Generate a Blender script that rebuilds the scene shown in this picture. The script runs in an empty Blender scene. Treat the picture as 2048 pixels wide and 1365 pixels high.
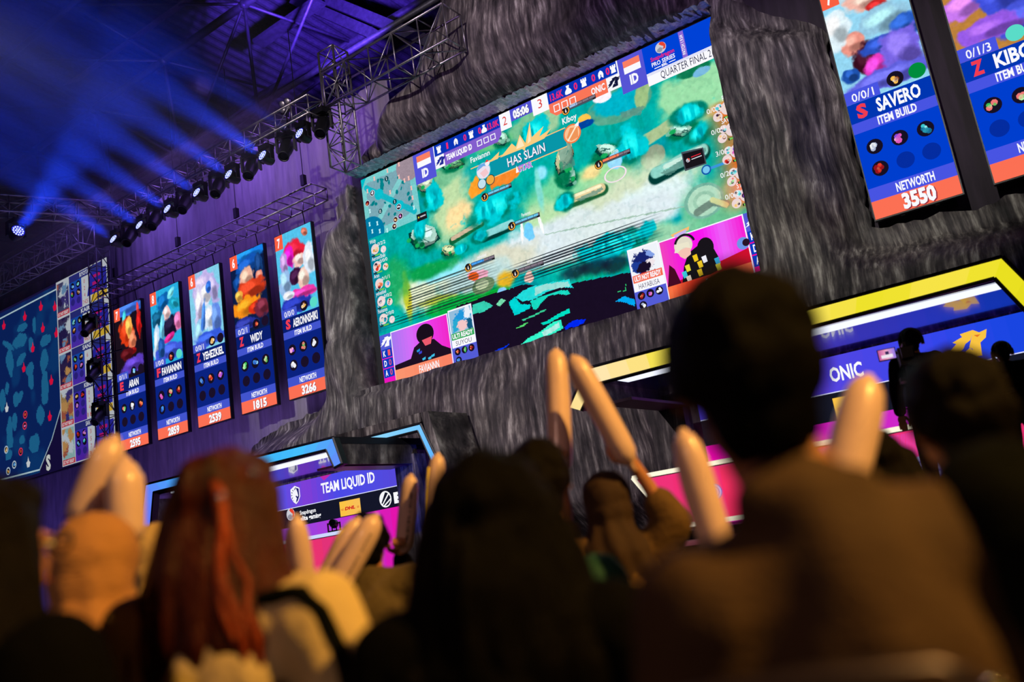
import bpy, bmesh, math, random
import numpy as np
from mathutils import Vector, Matrix, noise, geometry

random.seed(7); RNG = np.random.default_rng(11)
SC = bpy.context.scene
COL = SC.collection
R = math.radians

# ------------------------------------------------------------------ camera, world, light, exposure
FPX = 1784.665                                   # focal length for a 2048 px wide frame
CAM = Vector((0, 0, 1.05))
cr = Vector((0.81472749, 0.56080727, -0.1473578))
cu = Vector((0.24490355, -0.10245813, 0.96411855))
cw = Vector((-0.52558669, 0.82158234, 0.22081915))
cd = bpy.data.cameras.new('camera'); cam = bpy.data.objects.new('camera', cd); COL.objects.link(cam)
cam.matrix_world = Matrix(((cr.x, cu.x, -cw.x, CAM.x), (cr.y, cu.y, -cw.y, CAM.y), (cr.z, cu.z, -cw.z, CAM.z), (0, 0, 0, 1)))
cd.sensor_width = 36; cd.lens = FPX/2048*36; cd.clip_end = 200; cd.clip_start = 0.05
cd.dof.use_dof = True; cd.dof.focus_distance = 18.2; cd.dof.aperture_fstop = 1.25
SC.camera = cam
vs = SC.view_settings
vs.view_transform = 'Standard'; vs.look = 'None'; vs.gamma = 1; vs.exposure = 0; vs.use_curve_mapping = False

W = bpy.data.worlds.new('hall_air'); SC.world = W; W.use_nodes = True
W.node_tree.nodes['Background'].inputs[0].default_value = (0.10, 0.10, 0.35, 1)
W.node_tree.nodes['Background'].inputs[1].default_value = 0.006

def lamp(name, kind, loc, target, energy, col, size=0.3, angle=60, blend=0.5, parent=None):
    l = bpy.data.lights.new(name, kind); l.energy = energy; l.color = col
    if kind == 'SPOT':
        l.spot_size = R(angle); l.spot_blend = blend; l.shadow_soft_size = size
    elif kind == 'AREA': l.size = size
    else: l.shadow_soft_size = size
    o = bpy.data.objects.new(name, l); COL.objects.link(o); o.location = loc
    o.rotation_euler = (Vector(target)-Vector(loc)).to_track_quat('-Z', 'Y').to_euler()
    return o
# stage front lights on the unseen truss over the audience, then added spots
lamp('stage_spot_light', 'SPOT', (-12, -1, 11), (-14.6, 14.6, 6.8), 8500, (1, .97, .97), .15, 30, .9)
lamp('stage_spot_light', 'SPOT', (-1, -2, 11), (-2.8, 14.6, 7.0), 8500, (1, .98, .88), .15, 26, .9)
lamp('stage_spot_light', 'SPOT', (-10, -1, 10), (-8.5, 14.5, 3.6), 6500, (1, .86, .92), .15, 34, .9)
lamp('stage_spot_light', 'SPOT', (-4, 0, 12), (-10.8, 14.5, 12.0), 6500, (1, .86, .9), .15, 38, .9)
lamp('stage_spot_light', 'SPOT', (0, 1, 10), (-6, 14.5, 11.2), 2200, (.62, .36, .95), .15, 46, .9)
lamp('stage_spot_light', 'SPOT', (3, 3, 8), (-11.0, 12.6, 2.9), 2600, (1, .93, .9), .15, 20, .9)  # unseen spot from the right, added to brighten the left booth's side panel
lamp('pillar_blue_fill', 'SPOT', (-10.2, 11.9, 1.6), (-11.1, 13.2, 2.3), 130, (.06, .08, 1), .05, 60, .6)  # unseen low spot added to give the inner pillar its blue light
lamp('stage_spot_light', 'SPOT', (-13, -1, 11), (-14.9, 14.6, 4.5), 2600, (1, .88, .95), .15, 16, 1.0)  # unseen spot added to lift the dark lower left rock
# purple wash on the drape: from above, and unseen lamps added low behind the left booth
lamp('drape_wash_light', 'AREA', (-21.5, 14.3, 12.4), (-21.5, 15.7, 9), 105, (.30, .17, 1), 2.5)
lamp('drape_wash_light', 'AREA', (-17.5, 14.3, 12.4), (-17.5, 15.7, 9), 115, (.34, .17, 1), 2.5)
lamp('drape_wash_light', 'AREA', (-14.5, 14.3, 12.4), (-14.5, 15.7, 9), 75, (.38, .17, 1), 2)
lamp('drape_wash_light', 'AREA', (-20.5, 13.4, 2.2), (-19.6, 15.6, 5.2), 130, (.36, .2, .95), 3)
lamp('drape_wash_light', 'AREA', (-17.2, 14.2, 3.4), (-17.2, 15.6, 5.4), 60, (.40, .24, .9), 2)
lamp('drape_wash_light', 'AREA', (-28, 13.6, 2.0), (-28, 15.9, 6), 90, (.26, .16, 1), 4)
lamp('drape_wash_light', 'SPOT', (2, 8, 6), (-1, 15.5, 10), 500, (.6, .3, .8), .2, 70, .8)
# blue and violet up lights on the roof
lamp('roof_up_light', 'SPOT', (-12.5, 14.0, 13.2), (-19.4, 21.0, 21.6), 26000, (.14, .05, 1), .2, 40, .7)
lamp('roof_up_light', 'SPOT', (-15.5, 12.6, 12.6), (-22.6, 18, 17.2), 1500, (.20, .12, 1), .2, 30, .9)
# warm lights on the audience
lamp('audience_key_light', 'SPOT', (5.6, 2.3, 7.4), (-1.2, 1.9, 1.0), 4800, (1, .52, .10), .12, 60, .5)
lamp('audience_fill_light', 'SPOT', (-1.0, -6, 5.5), (-1.4, 2.6, 1.0), 330, (1, .58, .44), .4, 50, .7)

# ------------------------------------------------------------------ photo rays (a pixel of the 2048 x 1365 photo to a point in the hall)
def ray(px, py): return cw + cr*((px-1024)/FPX) - cu*((py-682.5)/FPX)
def at_y(px, py, Y):
    d = ray(px, py); return CAM + d*(Y/d.y)
def at_z(px, py, Z):
    d = ray(px, py); return CAM + d*((Z-CAM.z)/d.z)
def at_d(px, py, D): return CAM + ray(px, py)*D

# ------------------------------------------------------------------ helpers
def lin(c):
    c = np.asarray(c, float)/255.0
    return np.where(c <= .04045, c/12.92, ((c+.055)/1.055)**2.4)
def rgba(c): return tuple(lin(c))+(1.0,)

def tag(o, label=None, cat=None, group=None, kind=None):
    if label: o['label'] = label
    if cat: o['category'] = cat
    if group: o['group'] = group
    if kind: o['kind'] = kind
    return o
def empty(name, loc=(0, 0, 0), rz=0, label=None, cat=None, group=None, kind=None, parent=None):
    o = bpy.data.objects.new(name, None); COL.objects.link(o); o.location = loc; o.rotation_euler = (0, 0, rz)
    o.empty_display_size = .1
    if parent: o.parent = parent
    return tag(o, label, cat, group, kind)
def put(name, me, m=None, parent=None, loc=None):
    o = bpy.data.objects.new(name, me); COL.objects.link(o)
    if m is not None:
        me.materials.clear()
        for x in (m if isinstance(m, (list, tuple)) else [m]): me.materials.append(x)
    if parent: o.parent = parent
    if loc is not None: o.location = loc
    return o
def copy_tree(o, parent=None):
    c = o.copy(); COL.objects.link(c); c.parent = parent
    for k in list(o.children): copy_tree(k, c)
    return c

class MB:
    """collects shapes into one mesh"""
    def __init__(s): s.v = []; s.f = []
    def add(s, vs, fs):
        n = len(s.v); s.v += [tuple(v) for v in vs]; s.f += [tuple(i+n for i in f) for f in fs]; return s
    def box(s, c, d, M=None):
        x, y, z = d[0]/2, d[1]/2, d[2]/2
        vs = [Vector((sx*x, sy*y, sz*z)) for sx in (-1, 1) for sy in (-1, 1) for sz in (-1, 1)]
        if M is not None: vs = [M @ v for v in vs]
        vs = [v+Vector(c) for v in vs]
        return s.add(vs, [(0, 1, 3, 2), (4, 6, 7, 5), (0, 4, 5, 1), (2, 3, 7, 6), (0, 2, 6, 4), (1, 5, 7, 3)])
    def tube(s, a, b, r, n=8, r2=None, cap=True):
        a, b = Vector(a), Vector(b); r2 = r if r2 is None else r2
        q = (b-a).to_track_quat('Z', 'Y').to_matrix()
        vs = []
        for p, rr in ((a, r), (b, r2)):
            for i in range(n):
                t = 2*math.pi*i/n; vs.append(p+q @ Vector((math.cos(t)*rr, math.sin(t)*rr, 0)))
        fs = [(i, (i+1) % n, n+(i+1) % n, n+i) for i in range(n)]
        if cap: fs += [tuple(range(n-1, -1, -1)), tuple(range(n, 2*n))]
        return s.add(vs, fs)
    def path(s, pts, r, n=8):
        pts = [Vector(p) for p in pts]; rings = []
        for i, p in enumerate(pts):
            d = (pts[min(i+1, len(pts)-1)]-pts[max(i-1, 0)]).normalized()
            q = d.to_track_quat('Z', 'Y').to_matrix()
            rr = r[i] if isinstance(r, (list, tuple)) else r
            rings.append([p+q @ Vector((math.cos(2*math.pi*k/n)*rr, math.sin(2*math.pi*k/n)*rr, 0)) for k in range(n)])
        vs = [v for g in rings for v in g]; fs = []
        for i in range(len(pts)-1):
            for k in range(n): fs.append((i*n+k, i*n+(k+1) % n, (i+1)*n+(k+1) % n, (i+1)*n+k))
        fs += [tuple(range(n-1, -1, -1)), tuple(range((len(pts)-1)*n, len(pts)*n))]
        return s.add(vs, fs)
    def lathe(s, prof, n=20, M=None):
        vs = [];
        for (r, z) in prof:
            for k in range(n):
                t = 2*math.pi*k/n; v = Vector((math.cos(t)*r, math.sin(t)*r, z)); vs.append(M @ v if M is not None else v)
        fs = [(i*n+k, i*n+(k+1) % n, (i+1)*n+(k+1) % n, (i+1)*n+k) for i in range(len(prof)-1) for k in range(n)]
        fs += [tuple(range(n-1, -1, -1)), tuple(range((len(prof)-1)*n, len(prof)*n))]
        return s.add(vs, fs)
    def prism(s, poly, y0, y1):
        """poly in (x, z), extruded along y"""
        n = len(poly)
        vs = [(x, y0, z) for x, z in poly]+[(x, y1, z) for x, z in poly]
        return s.add(vs, [tuple(range(n)), tuple(range(2*n-1, n-1, -1))]+[(i, n+i, n+(i+1) % n, (i+1) % n) for i in range(n)])
    def mesh(s, name='m', smooth=False):
        me = bpy.data.meshes.new(name); me.from_pydata(s.v, [], s.f); me.validate(); 
        if smooth: me.polygons.foreach_set('use_smooth', [True]*len(me.polygons))
        bm = bmesh.new(); bm.from_mesh(me); bmesh.ops.recalc_face_normals(bm, faces=bm.faces); bm.to_mesh(me); bm.free()
        return me
    def build(s, name, m=None, parent=None, smooth=False): return put(name, s.mesh(name, smooth), m, parent)

# ------------------------------------------------------------------ materials
def newmat(name):
    m = bpy.data.materials.new(name); m.use_nodes = True; nt = m.node_tree; nt.nodes.clear()
    out = nt.nodes.new('ShaderNodeOutputMaterial'); return m, nt, out
def N(nt, t, **kw):
    n = nt.nodes.new(t)
    for k, v in kw.items():
        if k.startswith('i_'): n.inputs[k[2:].replace('_', ' ')].default_value = v
        else: setattr(n, k, v)
    return n
def pbr(name, c, rough=.6, metal=0, var=.25, scale=8, bump=0, bscale=40, stretch=(1, 1, 1), c2=None, spec=.5, coat=0, trans=0):
    m, nt, out = newmat(name); L = nt.links.new
    p = N(nt, 'ShaderNodeBsdfPrincipled'); p.inputs['Roughness'].default_value = rough; p.inputs['Metallic'].default_value = metal
    p.inputs['Specular IOR Level'].default_value = spec; p.inputs['Coat Weight'].default_value = coat
    p.inputs['Transmission Weight'].default_value = trans
    tc = N(nt, 'ShaderNodeTexCoord'); mp = N(nt, 'ShaderNodeMapping'); mp.inputs['Scale'].default_value = stretch
    L(tc.outputs['Object'], mp.inputs['Vector'])
    nz = N(nt, 'ShaderNodeTexNoise'); nz.inputs['Scale'].default_value = scale; nz.inputs['Detail'].default_value = 4
    L(mp.outputs[0], nz.inputs['Vector'])
    cr_ = N(nt, 'ShaderNodeValToRGB'); a = np.array(lin(c)); b = np.array(lin(c2)) if c2 is not None else a*(1+var)
    cr_.color_ramp.elements[0].color = tuple(a*(1-var) if c2 is None else a)+(1,); cr_.color_ramp.elements[1].color = tuple(b)+(1,)
    cr_.color_ramp.elements[0].position = .3; cr_.color_ramp.elements[1].position = .7
    L(nz.outputs['Fac'], cr_.inputs[0]); L(cr_.outputs[0], p.inputs['Base Color'])
    if bump:
        n2 = N(nt, 'ShaderNodeTexNoise'); n2.inputs['Scale'].default_value = bscale; n2.inputs['Detail'].default_value = 3
        L(mp.outputs[0], n2.inputs['Vector'])
        b_ = N(nt, 'ShaderNodeBump'); b_.inputs['Strength'].default_value = bump; b_.inputs['Distance'].default_value = .02
        L(n2.outputs['Fac'], b_.inputs['Height']); L(b_.outputs[0], p.inputs['Normal'])
    L(p.outputs[0], out.inputs[0]); return m
def emis(name, c, s=1.0, sample='AUTO'):
    m, nt, out = newmat(name); e = N(nt, 'ShaderNodeEmission'); e.inputs[0].default_value = rgba(c); e.inputs[1].default_value = s
    nt.links.new(e.outputs[0], out.inputs[0]); m.cycles.emission_sampling = sample; return m
def pixels(name, s, sample):
    """an LED panel: each facet shows the colour it is driven with"""
    m, nt, out = newmat(name); e = N(nt, 'ShaderNodeEmission'); a = N(nt, 'ShaderNodeVertexColor', layer_name='Col')
    nt.links.new(a.outputs[0], e.inputs[0]); e.inputs[1].default_value = s
    nt.links.new(e.outputs[0], out.inputs[0]); m.cycles.emission_sampling = sample; return m
M = {}
M['led'] = pixels('led_pixels', 1.0, 'NONE')
M['led_back'] = pixels('led_pixels_base', 1.0, 'FRONT')
M['led_side'] = pixels('led_pixels_side', .62, 'NONE')
M['black_metal'] = pbr('black_painted_metal', (16, 16, 20), .45, .2)
M['alu'] = pbr('aluminium_truss', (150, 145, 150), .38, .9, bump=.1)
M['steel_dark'] = pbr('dark_roof_steel', (92, 92, 100), .5, .5)
M['roof_sheet'] = pbr('corrugated_roof_sheet', (105, 105, 115), .55, .3)
M['drape'] = pbr('stage_drape_cloth', (120, 112, 122), .95, bump=.2, bscale=120, stretch=(3, 3, .4), scale=3, var=.2)
M['floor'] = pbr('hall_floor', (26, 25, 28), .5)
M['stage'] = pbr('stage_deck', (22, 22, 26), .35)
M['black_cloth'] = pbr('black_cloth', (11, 11, 13), .9, bump=.3, bscale=60)
M['housing'] = pbr('screen_housing', (12, 12, 20), .5)
M['panel_gloss'] = pbr('gloss_blue_panel', (10, 20, 120), .16, .0, spec=.9, coat=.6, var=.1)
M['plum'] = pbr('plum_panel', (70, 22, 60), .45)
# ------------------------------------------------------------------ LED screen content
_tcache = {}
def glyphs(s, bold):
    k = (s, bold)
    if k not in _tcache:
        c = bpy.data.curves.new('t', 'FONT'); c.body = s; c.size = 1; c.offset = bold; c.resolution_u = 2; c.fill_mode = 'FRONT'; c.dimensions = '2D'
        o = bpy.data.objects.new('t', c); me = bpy.data.meshes.new_from_object(o)
        v = np.array([tuple(x.co)[:2] for x in me.vertices]) if len(me.vertices) else np.zeros((1, 2)); f = [tuple(p.vertices) for p in me.polygons]
        v = v/.7                                   # capital height = 1
        v[:, 0] -= v[:, 0].min()
        _tcache[k] = (v, f); bpy.data.objects.remove(o); bpy.data.curves.remove(c); bpy.data.meshes.remove(me)
    return _tcache[k]

def smooth01(x): x = np.clip(x, 0, 1); return x*x*(3-2*x)
class Canvas:
    """a small painted picture, one flat facet per LED cluster"""
    def __init__(s, u0, v0, u1, v1, nx, ny, c):
        s.b = (u0, v0, u1, v1); s.nx, s.ny = nx, ny
        s.U, s.V = np.meshgrid(u0+(np.arange(nx)+.5)*(u1-u0)/nx, v0+(np.arange(ny)+.5)*(v1-v0)/ny)
        s.a = np.zeros((ny, nx, 3))+np.array(c, float)
        s.rc = 14
    def noise(s, cells, octaves=3, sx=1, sy=1):
        out = np.zeros((s.ny, s.nx)); amp = 1; tot = 0
        for o in range(octaves):
            n = cells*2**o; gx, gy = max(2, int(n*sx)), max(2, int(n*sy*s.ny/s.nx))
            g = RNG.random((gy+2, gx+2)); X = np.linspace(0, gx, s.nx); Y = np.linspace(0, gy, s.ny)
            xi, yi = X.astype(int), Y.astype(int); fx, fy = smooth01(X-xi)[None, :], smooth01(Y-yi)[:, None]
            q = lambda a, b: g[np.ix_(yi+a, xi+b)]
            out += amp*((q(0, 0)*(1-fx)+q(0, 1)*fx)*(1-fy)+(q(1, 0)*(1-fx)+q(1, 1)*fx)*fy); tot += amp; amp *= .5
        return out/tot
    def mix(s, m, c): m = m[..., None]; s.a = s.a*(1-m)+np.array(c, float)*m
    def blob(s, x, y, rx, ry, c, rot=0, soft=.25, rough=.35, op=1):
        t = R(rot); dx, dy = s.U-x, s.V-y
        a, b = dx*math.cos(t)+dy*math.sin(t), -dx*math.sin(t)+dy*math.cos(t)
        d = np.sqrt((a/rx)**2+(b/ry)**2)
        if rough: d = d+rough*(s.noise(s.rc, 4)-.5)*2.4
        s.mix(op*smooth01((1+soft/2-d)/max(soft, .02)), c); return s
    def poly(s, pts, c, rough=0, op=1):
        U, V = s.U, s.V
        if rough: U = U+rough*(s.noise(30, 3)-.5)*2; V = V+rough*(s.noise(30, 3)-.5)*2
        ins = np.zeros(U.shape, bool); n = len(pts)
        for i in range(n):
            (x0, y0), (x1, y1) = pts[i], pts[(i+1) % n]
            if y0 == y1: continue
            ins ^= ((V < y0) != (V < y1)) & (U < (x1-x0)*(V-y0)/(y1-y0)+x0)
        s.mix(ins*op*1.0, c); return s
    def stroke(s, pts, w, c, rough=.2, op=1, soft=.3):
        d = np.full(s.U.shape, 1e9)
        for (x0, y0), (x1, y1) in zip(pts[:-1], pts[1:]):
            ex, ey = x1-x0, y1-y0; t = np.clip(((s.U-x0)*ex+(s.V-y0)*ey)/(ex*ex+ey*ey+1e-9), 0, 1)
            d = np.minimum(d, np.hypot(s.U-x0-t*ex, s.V-y0-t*ey))
        d = d/(w/2)
        if rough: d = d+rough*(s.noise(24, 3)-.5)*2
        s.mix(op*smooth01((1+soft/2-d)/soft), c); return s
    def vgrad(s, c0, c1):
        t = ((s.V-s.b[1])/(s.b[3]-s.b[1]))[..., None]; s.a = np.array(c0)*(1-t)+np.array(c1)*t; return s
    def grain(s, amt, cells=60): s.a = np.clip(s.a*(1+amt*(s.noise(cells, 2)-.5)[..., None]*2), 0, 255); return s

class Panel:
    """drawing board lying on a plane: u to the right, v down, layers step towards the viewer (-y)"""
    def __init__(s, x, y, z, su, sv=None, step=.0022): s.o = (x, y, z); s.su = su; s.sv = sv or su; s.st = step; s.new()
    def new(s): s.v = []; s.f = []; s.c = []; return s
    def P(s, u, v, L): return (s.o[0]+u*s.su, s.o[1]-L*s.st, s.o[2]-v*s.sv)
    def poly(s, pts, c, L=1):
        n = len(s.v); s.v += [s.P(u, v, L) for u, v in pts]; s.f.append(tuple(range(n, n+len(pts)))); s.c.append(c); return s
    def rect(s, u0, v0, u1, v1, c, L=1): return s.poly([(u0, v0), (u1, v0), (u1, v1), (u0, v1)], c, L)
    def frame(s, u0, v0, u1, v1, w, c, L=1):
        for q in ((u0, v0, u1, v0+w), (u0, v1-w, u1, v1), (u0, v0+w, u0+w, v1-w), (u1-w, v0+w, u1, v1-w)): s.rect(*q, c, L)
        return s
    def grad(s, u0, v0, u1, v1, cols, L=1, vert=False, n=6):
        k = (len(cols)-1)*n
        for i in range(k):
            t = (i+.5)/k*(len(cols)-1); j = min(int(t), len(cols)-2); t -= j
            c = np.array(cols[j])*(1-t)+np.array(cols[j+1])*t
            a, b = i/k, (i+1)/k
            if vert: s.rect(u0, v0+(v1-v0)*a, u1, v0+(v1-v0)*b, c, L)
            else: s.rect(u0+(u1-u0)*a, v0, u0+(u1-u0)*b, v1, c, L)
        return s
    def disc(s, u, v, r, c, L=1, n=20, ry=None, a0=0, a1=360):
        ry = ry or r*s.su/s.sv
        return s.poly([(u+r*math.cos(R(a0+(a1-a0)*i/n)), v+ry*math.sin(R(a0+(a1-a0)*i/n))) for i in range(n)], c, L)
    def ring(s, u, v, r, w, c, L=1, n=24, a0=0, a1=360, asp=None):
        k = asp or s.su/s.sv
        for i in range(n):
            t0, t1 = R(a0+(a1-a0)*i/n), R(a0+(a1-a0)*(i+1)/n)
            s.poly([(u+q*math.cos(t), v+q*k*math.sin(t)) for q, t in ((r, t0), (r, t1), (r-w, t1), (r-w, t0))], c, L)
        return s
    def line(s, pts, w, c, L=1):
        for (x0, y0), (x1, y1) in zip(pts[:-1], pts[1:]):
            l = math.hypot(x1-x0, y1-y0) or 1; nx, ny = -(y1-y0)/l*w/2, (x1-x0)/l*w/2
            s.poly([(x0+nx, y0+ny), (x1+nx, y1+ny), (x1-nx, y1-ny), (x0-nx, y0-ny)], c, L)
        return s
    def text(s, t, u, v, h, c, w=None, al='l', bold=.03, L=3, rot=0, shear=0, shadow=None):
        """baseline v, capital height h, total width w"""
        g, f = glyphs(t, bold); g = g.copy(); wd = g[:, 0].max() or 1
        sx = (w/wd) if w else h*s.sv/s.su*.62
        x = g[:, 0]*sx+shear*g[:, 1]*h; y = g[:, 1]*h; tot = wd*sx
        if al == 'c': x = x-tot/2
        if al == 'r': x = x-tot
        if rot: t_ = R(rot); x, y = x*math.cos(t_)-y*math.sin(t_), x*math.sin(t_)+y*math.cos(t_)
        if shadow is not None: s.text(t, u+h*.07, v+h*.07, h, shadow, w, al, bold, L-1, rot, shear)
        n = len(s.v); s.v += [s.P(u+a, v-b, L) for a, b in zip(x, y)]
        for q in f: s.f.append(tuple(i+n for i in q)); s.c.append(c)
        return s
    def canvas(s, cv, L=1):
        u0, v0, u1, v1 = cv.b; n = len(s.v); nx, ny = cv.nx, cv.ny
        xs = np.linspace(u0, u1, nx+1); ys = np.linspace(v0, v1, ny+1)
        s.v += [s.P(a, b, L) for b in ys for a in xs]
        for j in range(ny):
            for i in range(nx): k = n+j*(nx+1)+i; s.f.append((k, k+1, k+nx+2, k+nx+1)); s.c.append(cv.a[j, i])
        return s
    def build(s, name, parent, mat='led', label=None):
        me = bpy.data.meshes.new(name); me.from_pydata(s.v, [], s.f)
        at = me.color_attributes.new('Col', 'FLOAT_COLOR', 'CORNER')
        cnt = [len(f) for f in s.f]; a = np.repeat(lin(np.clip(np.array(s.c, float), 0, 255)), cnt, axis=0)
        a = np.concatenate([a, np.ones((len(a), 1))], 1).astype(np.float32); at.data.foreach_set('color', a.ravel())
        o = put(name, me, M[mat], parent)
        if label: o['label'] = label
        s.new(); return o

WHT = (250, 250, 255)
def icon_art(p, u, v, r, pal, L=3):
    """a small abstract badge: dark disc with a few strokes of colour"""
    p.disc(u, v, r, (22, 16, 34), L)
    for i in range(6):
        t = random.uniform(0, 6.28); q = random.uniform(.1, .5)*r; k = p.su/p.sv
        p.disc(u+q*math.cos(t), v+q*k*math.sin(t), r*random.uniform(.18, .42), random.choice(pal), L+1, 7)
PALS = {'r': [(230, 60, 40), (250, 140, 90), (150, 20, 30)], 'g': [(60, 190, 90), (180, 240, 170), (240, 120, 120)], 'b': [(70, 150, 240), (150, 220, 250), (30, 80, 190)],
        'p': [(220, 90, 190), (250, 170, 220), (130, 70, 220)], 'w': [(235, 235, 245), (170, 180, 210), (250, 250, 250)], 'y': [(250, 190, 80), (240, 220, 190), (130, 60, 20)], 'c': [(60, 200, 210), (150, 240, 240), (20, 110, 150)]}

# --- marks
def mark_esl(p, u, v, r, L=4, fg=(245, 245, 250), bg=(20, 22, 40)):
    p.disc(u, v, r, fg, L, 32)
    k = p.su/p.sv
    for q in ([(-.71, .4), (-.55, .5), (.52, -.66), (.3, -.78), (.06, -.83)], [(-.48, .66), (-.35, .72), (.84, -.02), (.78, -.28), (.65, -.5)], [(-.16, .82), (.82, .2), (.72, .45), (.5, .7), (.2, .83)]):
        p.poly([(u+x*r, v+y*r*k) for x, y in q], bg, L+1)
def mark_horse_shield(p, u, v, h, L=4):
    k = p.sv/p.su
    S = lambda pts: [(u+x*h*k, v+y*h) for x, y in pts]
    p.poly(S([(-.36, -.34), (0, -.5), (.36, -.34), (.36, .12), (.2, .36), (0, .5), (-.2, .36), (-.36, .12)]), (245, 245, 252), L)
    p.poly(S([(.02, -.42), (.3, -.3), (.3, .1), (.16, .32), (.0, .43), (.06, .2), (-.08, .1), (.02, -.1)]), (38, 36, 110), L+1)
    for i in range(6):
        t = R(95+i*28); c, s_ = math.cos(t), -math.sin(t)
        p.poly(S([(c*.2+.0, s_*.2-.02), (c*.33-s_*.035, s_*.36+c*.035), (c*.33+s_*.035, s_*.36-c*.035)]), (38, 36, 110), L+1)
    p.poly(S([(-.16, .3), (-.2, .05), (-.1, -.18), (.06, -.3), (.1, -.38), (.13, -.26), (.18, -.14), (.22, .06), (.17, .12), (.1, .05), (.0, .06), (.1, .2), (.0, .34)]), (245, 245, 252), L+2)
def mark_mane(p, u, v, h, c, L=4, c2=None):
    k = p.sv/p.su
    S = lambda pts: [(u+x*h*k, v+y*h) for x, y in pts]
    for q in ([(-.75, .4), (-.45, .15), (-.62, .12), (-.3, -.12), (-.42, -.2), (-.05, -.33), (-.1, -.45), (.15, -.48), (.3, -.34), (.2, -.15), (.0, -.05), (-.1, .1), (-.3, .25)],
              [(.15, -.48), (.36, -.5), (.55, -.36), (.82, -.42), (.72, -.12), (.5, .02), (.45, .5), (.1, .5), (.2, .2), (.1, .1), (.3, -.34)],
              [(-.2, .5), (-.05, .22), (.12, .12), (.2, .25), (.12, .5)]): p.poly(S(q), c, L)
    if c2 is not None: p.poly(S([(.35, -.3), (.58, -.28), (.45, -.2)]), c2, L+1)
def mark_swirl(p, u, v, r, L=4):
    k = p.su/p.sv
    p.disc(u, v, r, (205, 205, 215), L, 24)
    p.poly([(u+r*x, v+r*k*y) for x, y in ((.1, -1), (.6, -.8), (.95, -.2), (.8, .45), (.3, .5), (.55, .0), (.1, -.35), (-.25, -.7))], (230, 70, 50), L+1)
    p.poly([(u+r*x, v+r*k*y) for x, y in ((-.6, .1), (-.1, -.1), (.35, .25), (.1, .75), (-.35, .8), (-.8, .45))], (150, 150, 165), L+1)
def mark_dhl(p, u0, v0, u1, v1, L=4):
    p.grad(u0, v0, u1, v1, [(252, 196, 66), (248, 190, 90)], L, n=3); w, h = u1-u0, v1-v0
    p.text('DHL', u0+w*.24, v0+h*.62, h*.2, (212, 40, 40), w*.5, bold=.06, L=L+2, shear=.35*p.sv/p.su)
    for i in range(3): p.rect(u0+w*.06, v0+h*(.5+i*.045), u0+w*(.2-.01*i), v0+h*(.52+i*.045), (212, 60, 40), L+2); p.rect(u0+w*.83, v0+h*(.5+i*.045), u0+w*.94, v0+h*(.52+i*.045), (212, 60, 40), L+2)
def tower(p, u, v, h, c=WHT, L=4):
    w = h*.36*p.sv/p.su
    p.poly([(u-w, v-h*.5), (u-w*.5, v-h*.5), (u-w*.5, v-h*.3), (u-w*.25, v-h*.3), (u-w*.25, v-h*.5), (u+w*.25, v-h*.5), (u+w*.25, v-h*.3), (u+w*.5, v-h*.3), (u+w*.5, v-h*.5), (u+w, v-h*.5), (u+w, v-h*.1), (u+w*.7, v), (u+w*.9, v+h*.5), (u-w*.9, v+h*.5), (u-w*.7, v), (u-w, v-h*.1)], c, L)
def helm(p, u, v, h, c=WHT, L=4):
    w = h*.34*p.sv/p.su
    p.poly([(u-w, v), (u-w*.7, v-h*.3), (u, v-h*.5), (u+w*.7, v-h*.3), (u+w, v), (u+w*.8, v+h*.5), (u+w*.15, v+h*.3), (u+w*.15, v), (u-w*.15, v), (u-w*.15, v+h*.3), (u-w*.8, v+h*.5)], c, L)
def purse(p, u, v, h, c=WHT, L=4):
    w = h*.42*p.sv/p.su
    p.poly([(u-w*.5, v-h*.5), (u+w*.5, v-h*.5), (u+w*.3, v-h*.2), (u+w*.9, v+h*.1), (u+w, v+h*.4), (u+w*.6, v+h*.5), (u-w*.6, v+h*.5), (u-w, v+h*.4), (u-w*.9, v+h*.1), (u-w*.3, v-h*.2)], c, L)
# ------------------------------------------------------------------ the big screen
SY = 15.006
MX, MZ, MW, MH = -13.128, 9.939, 9.0, 5.0625
def mu(px, py):
    q = at_y(px, py, SY); return ((q.x-MX)/MW*1600, (MZ-q.z)/MH*900)
def screen_body(name, loc, w, h, label, group=None, depth=.12, e=.02):
    r = empty(name, loc, 0, label, 'screen', group)
    b = MB()
    b.box((w/2, depth/2+.01, -h/2), (w+2*e, depth, h+2*e)); b.build('housing', M['housing'], r)
    c = MB(); c.box((w*.3, depth+.04, -h/2), (.06, .06, h*1.01)); c.box((w*.7, depth+.04, -h/2), (.06, .06, h*1.01)); c.build('back_rail', M['alu'], r)
    return r
big = screen_body('led_screen', (MX, SY, MZ), MW, MH, 'huge wide LED screen showing a game match in the grey rock face', None, .12, .28)
p = Panel(0, 0, 0, MW/1600)

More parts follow.
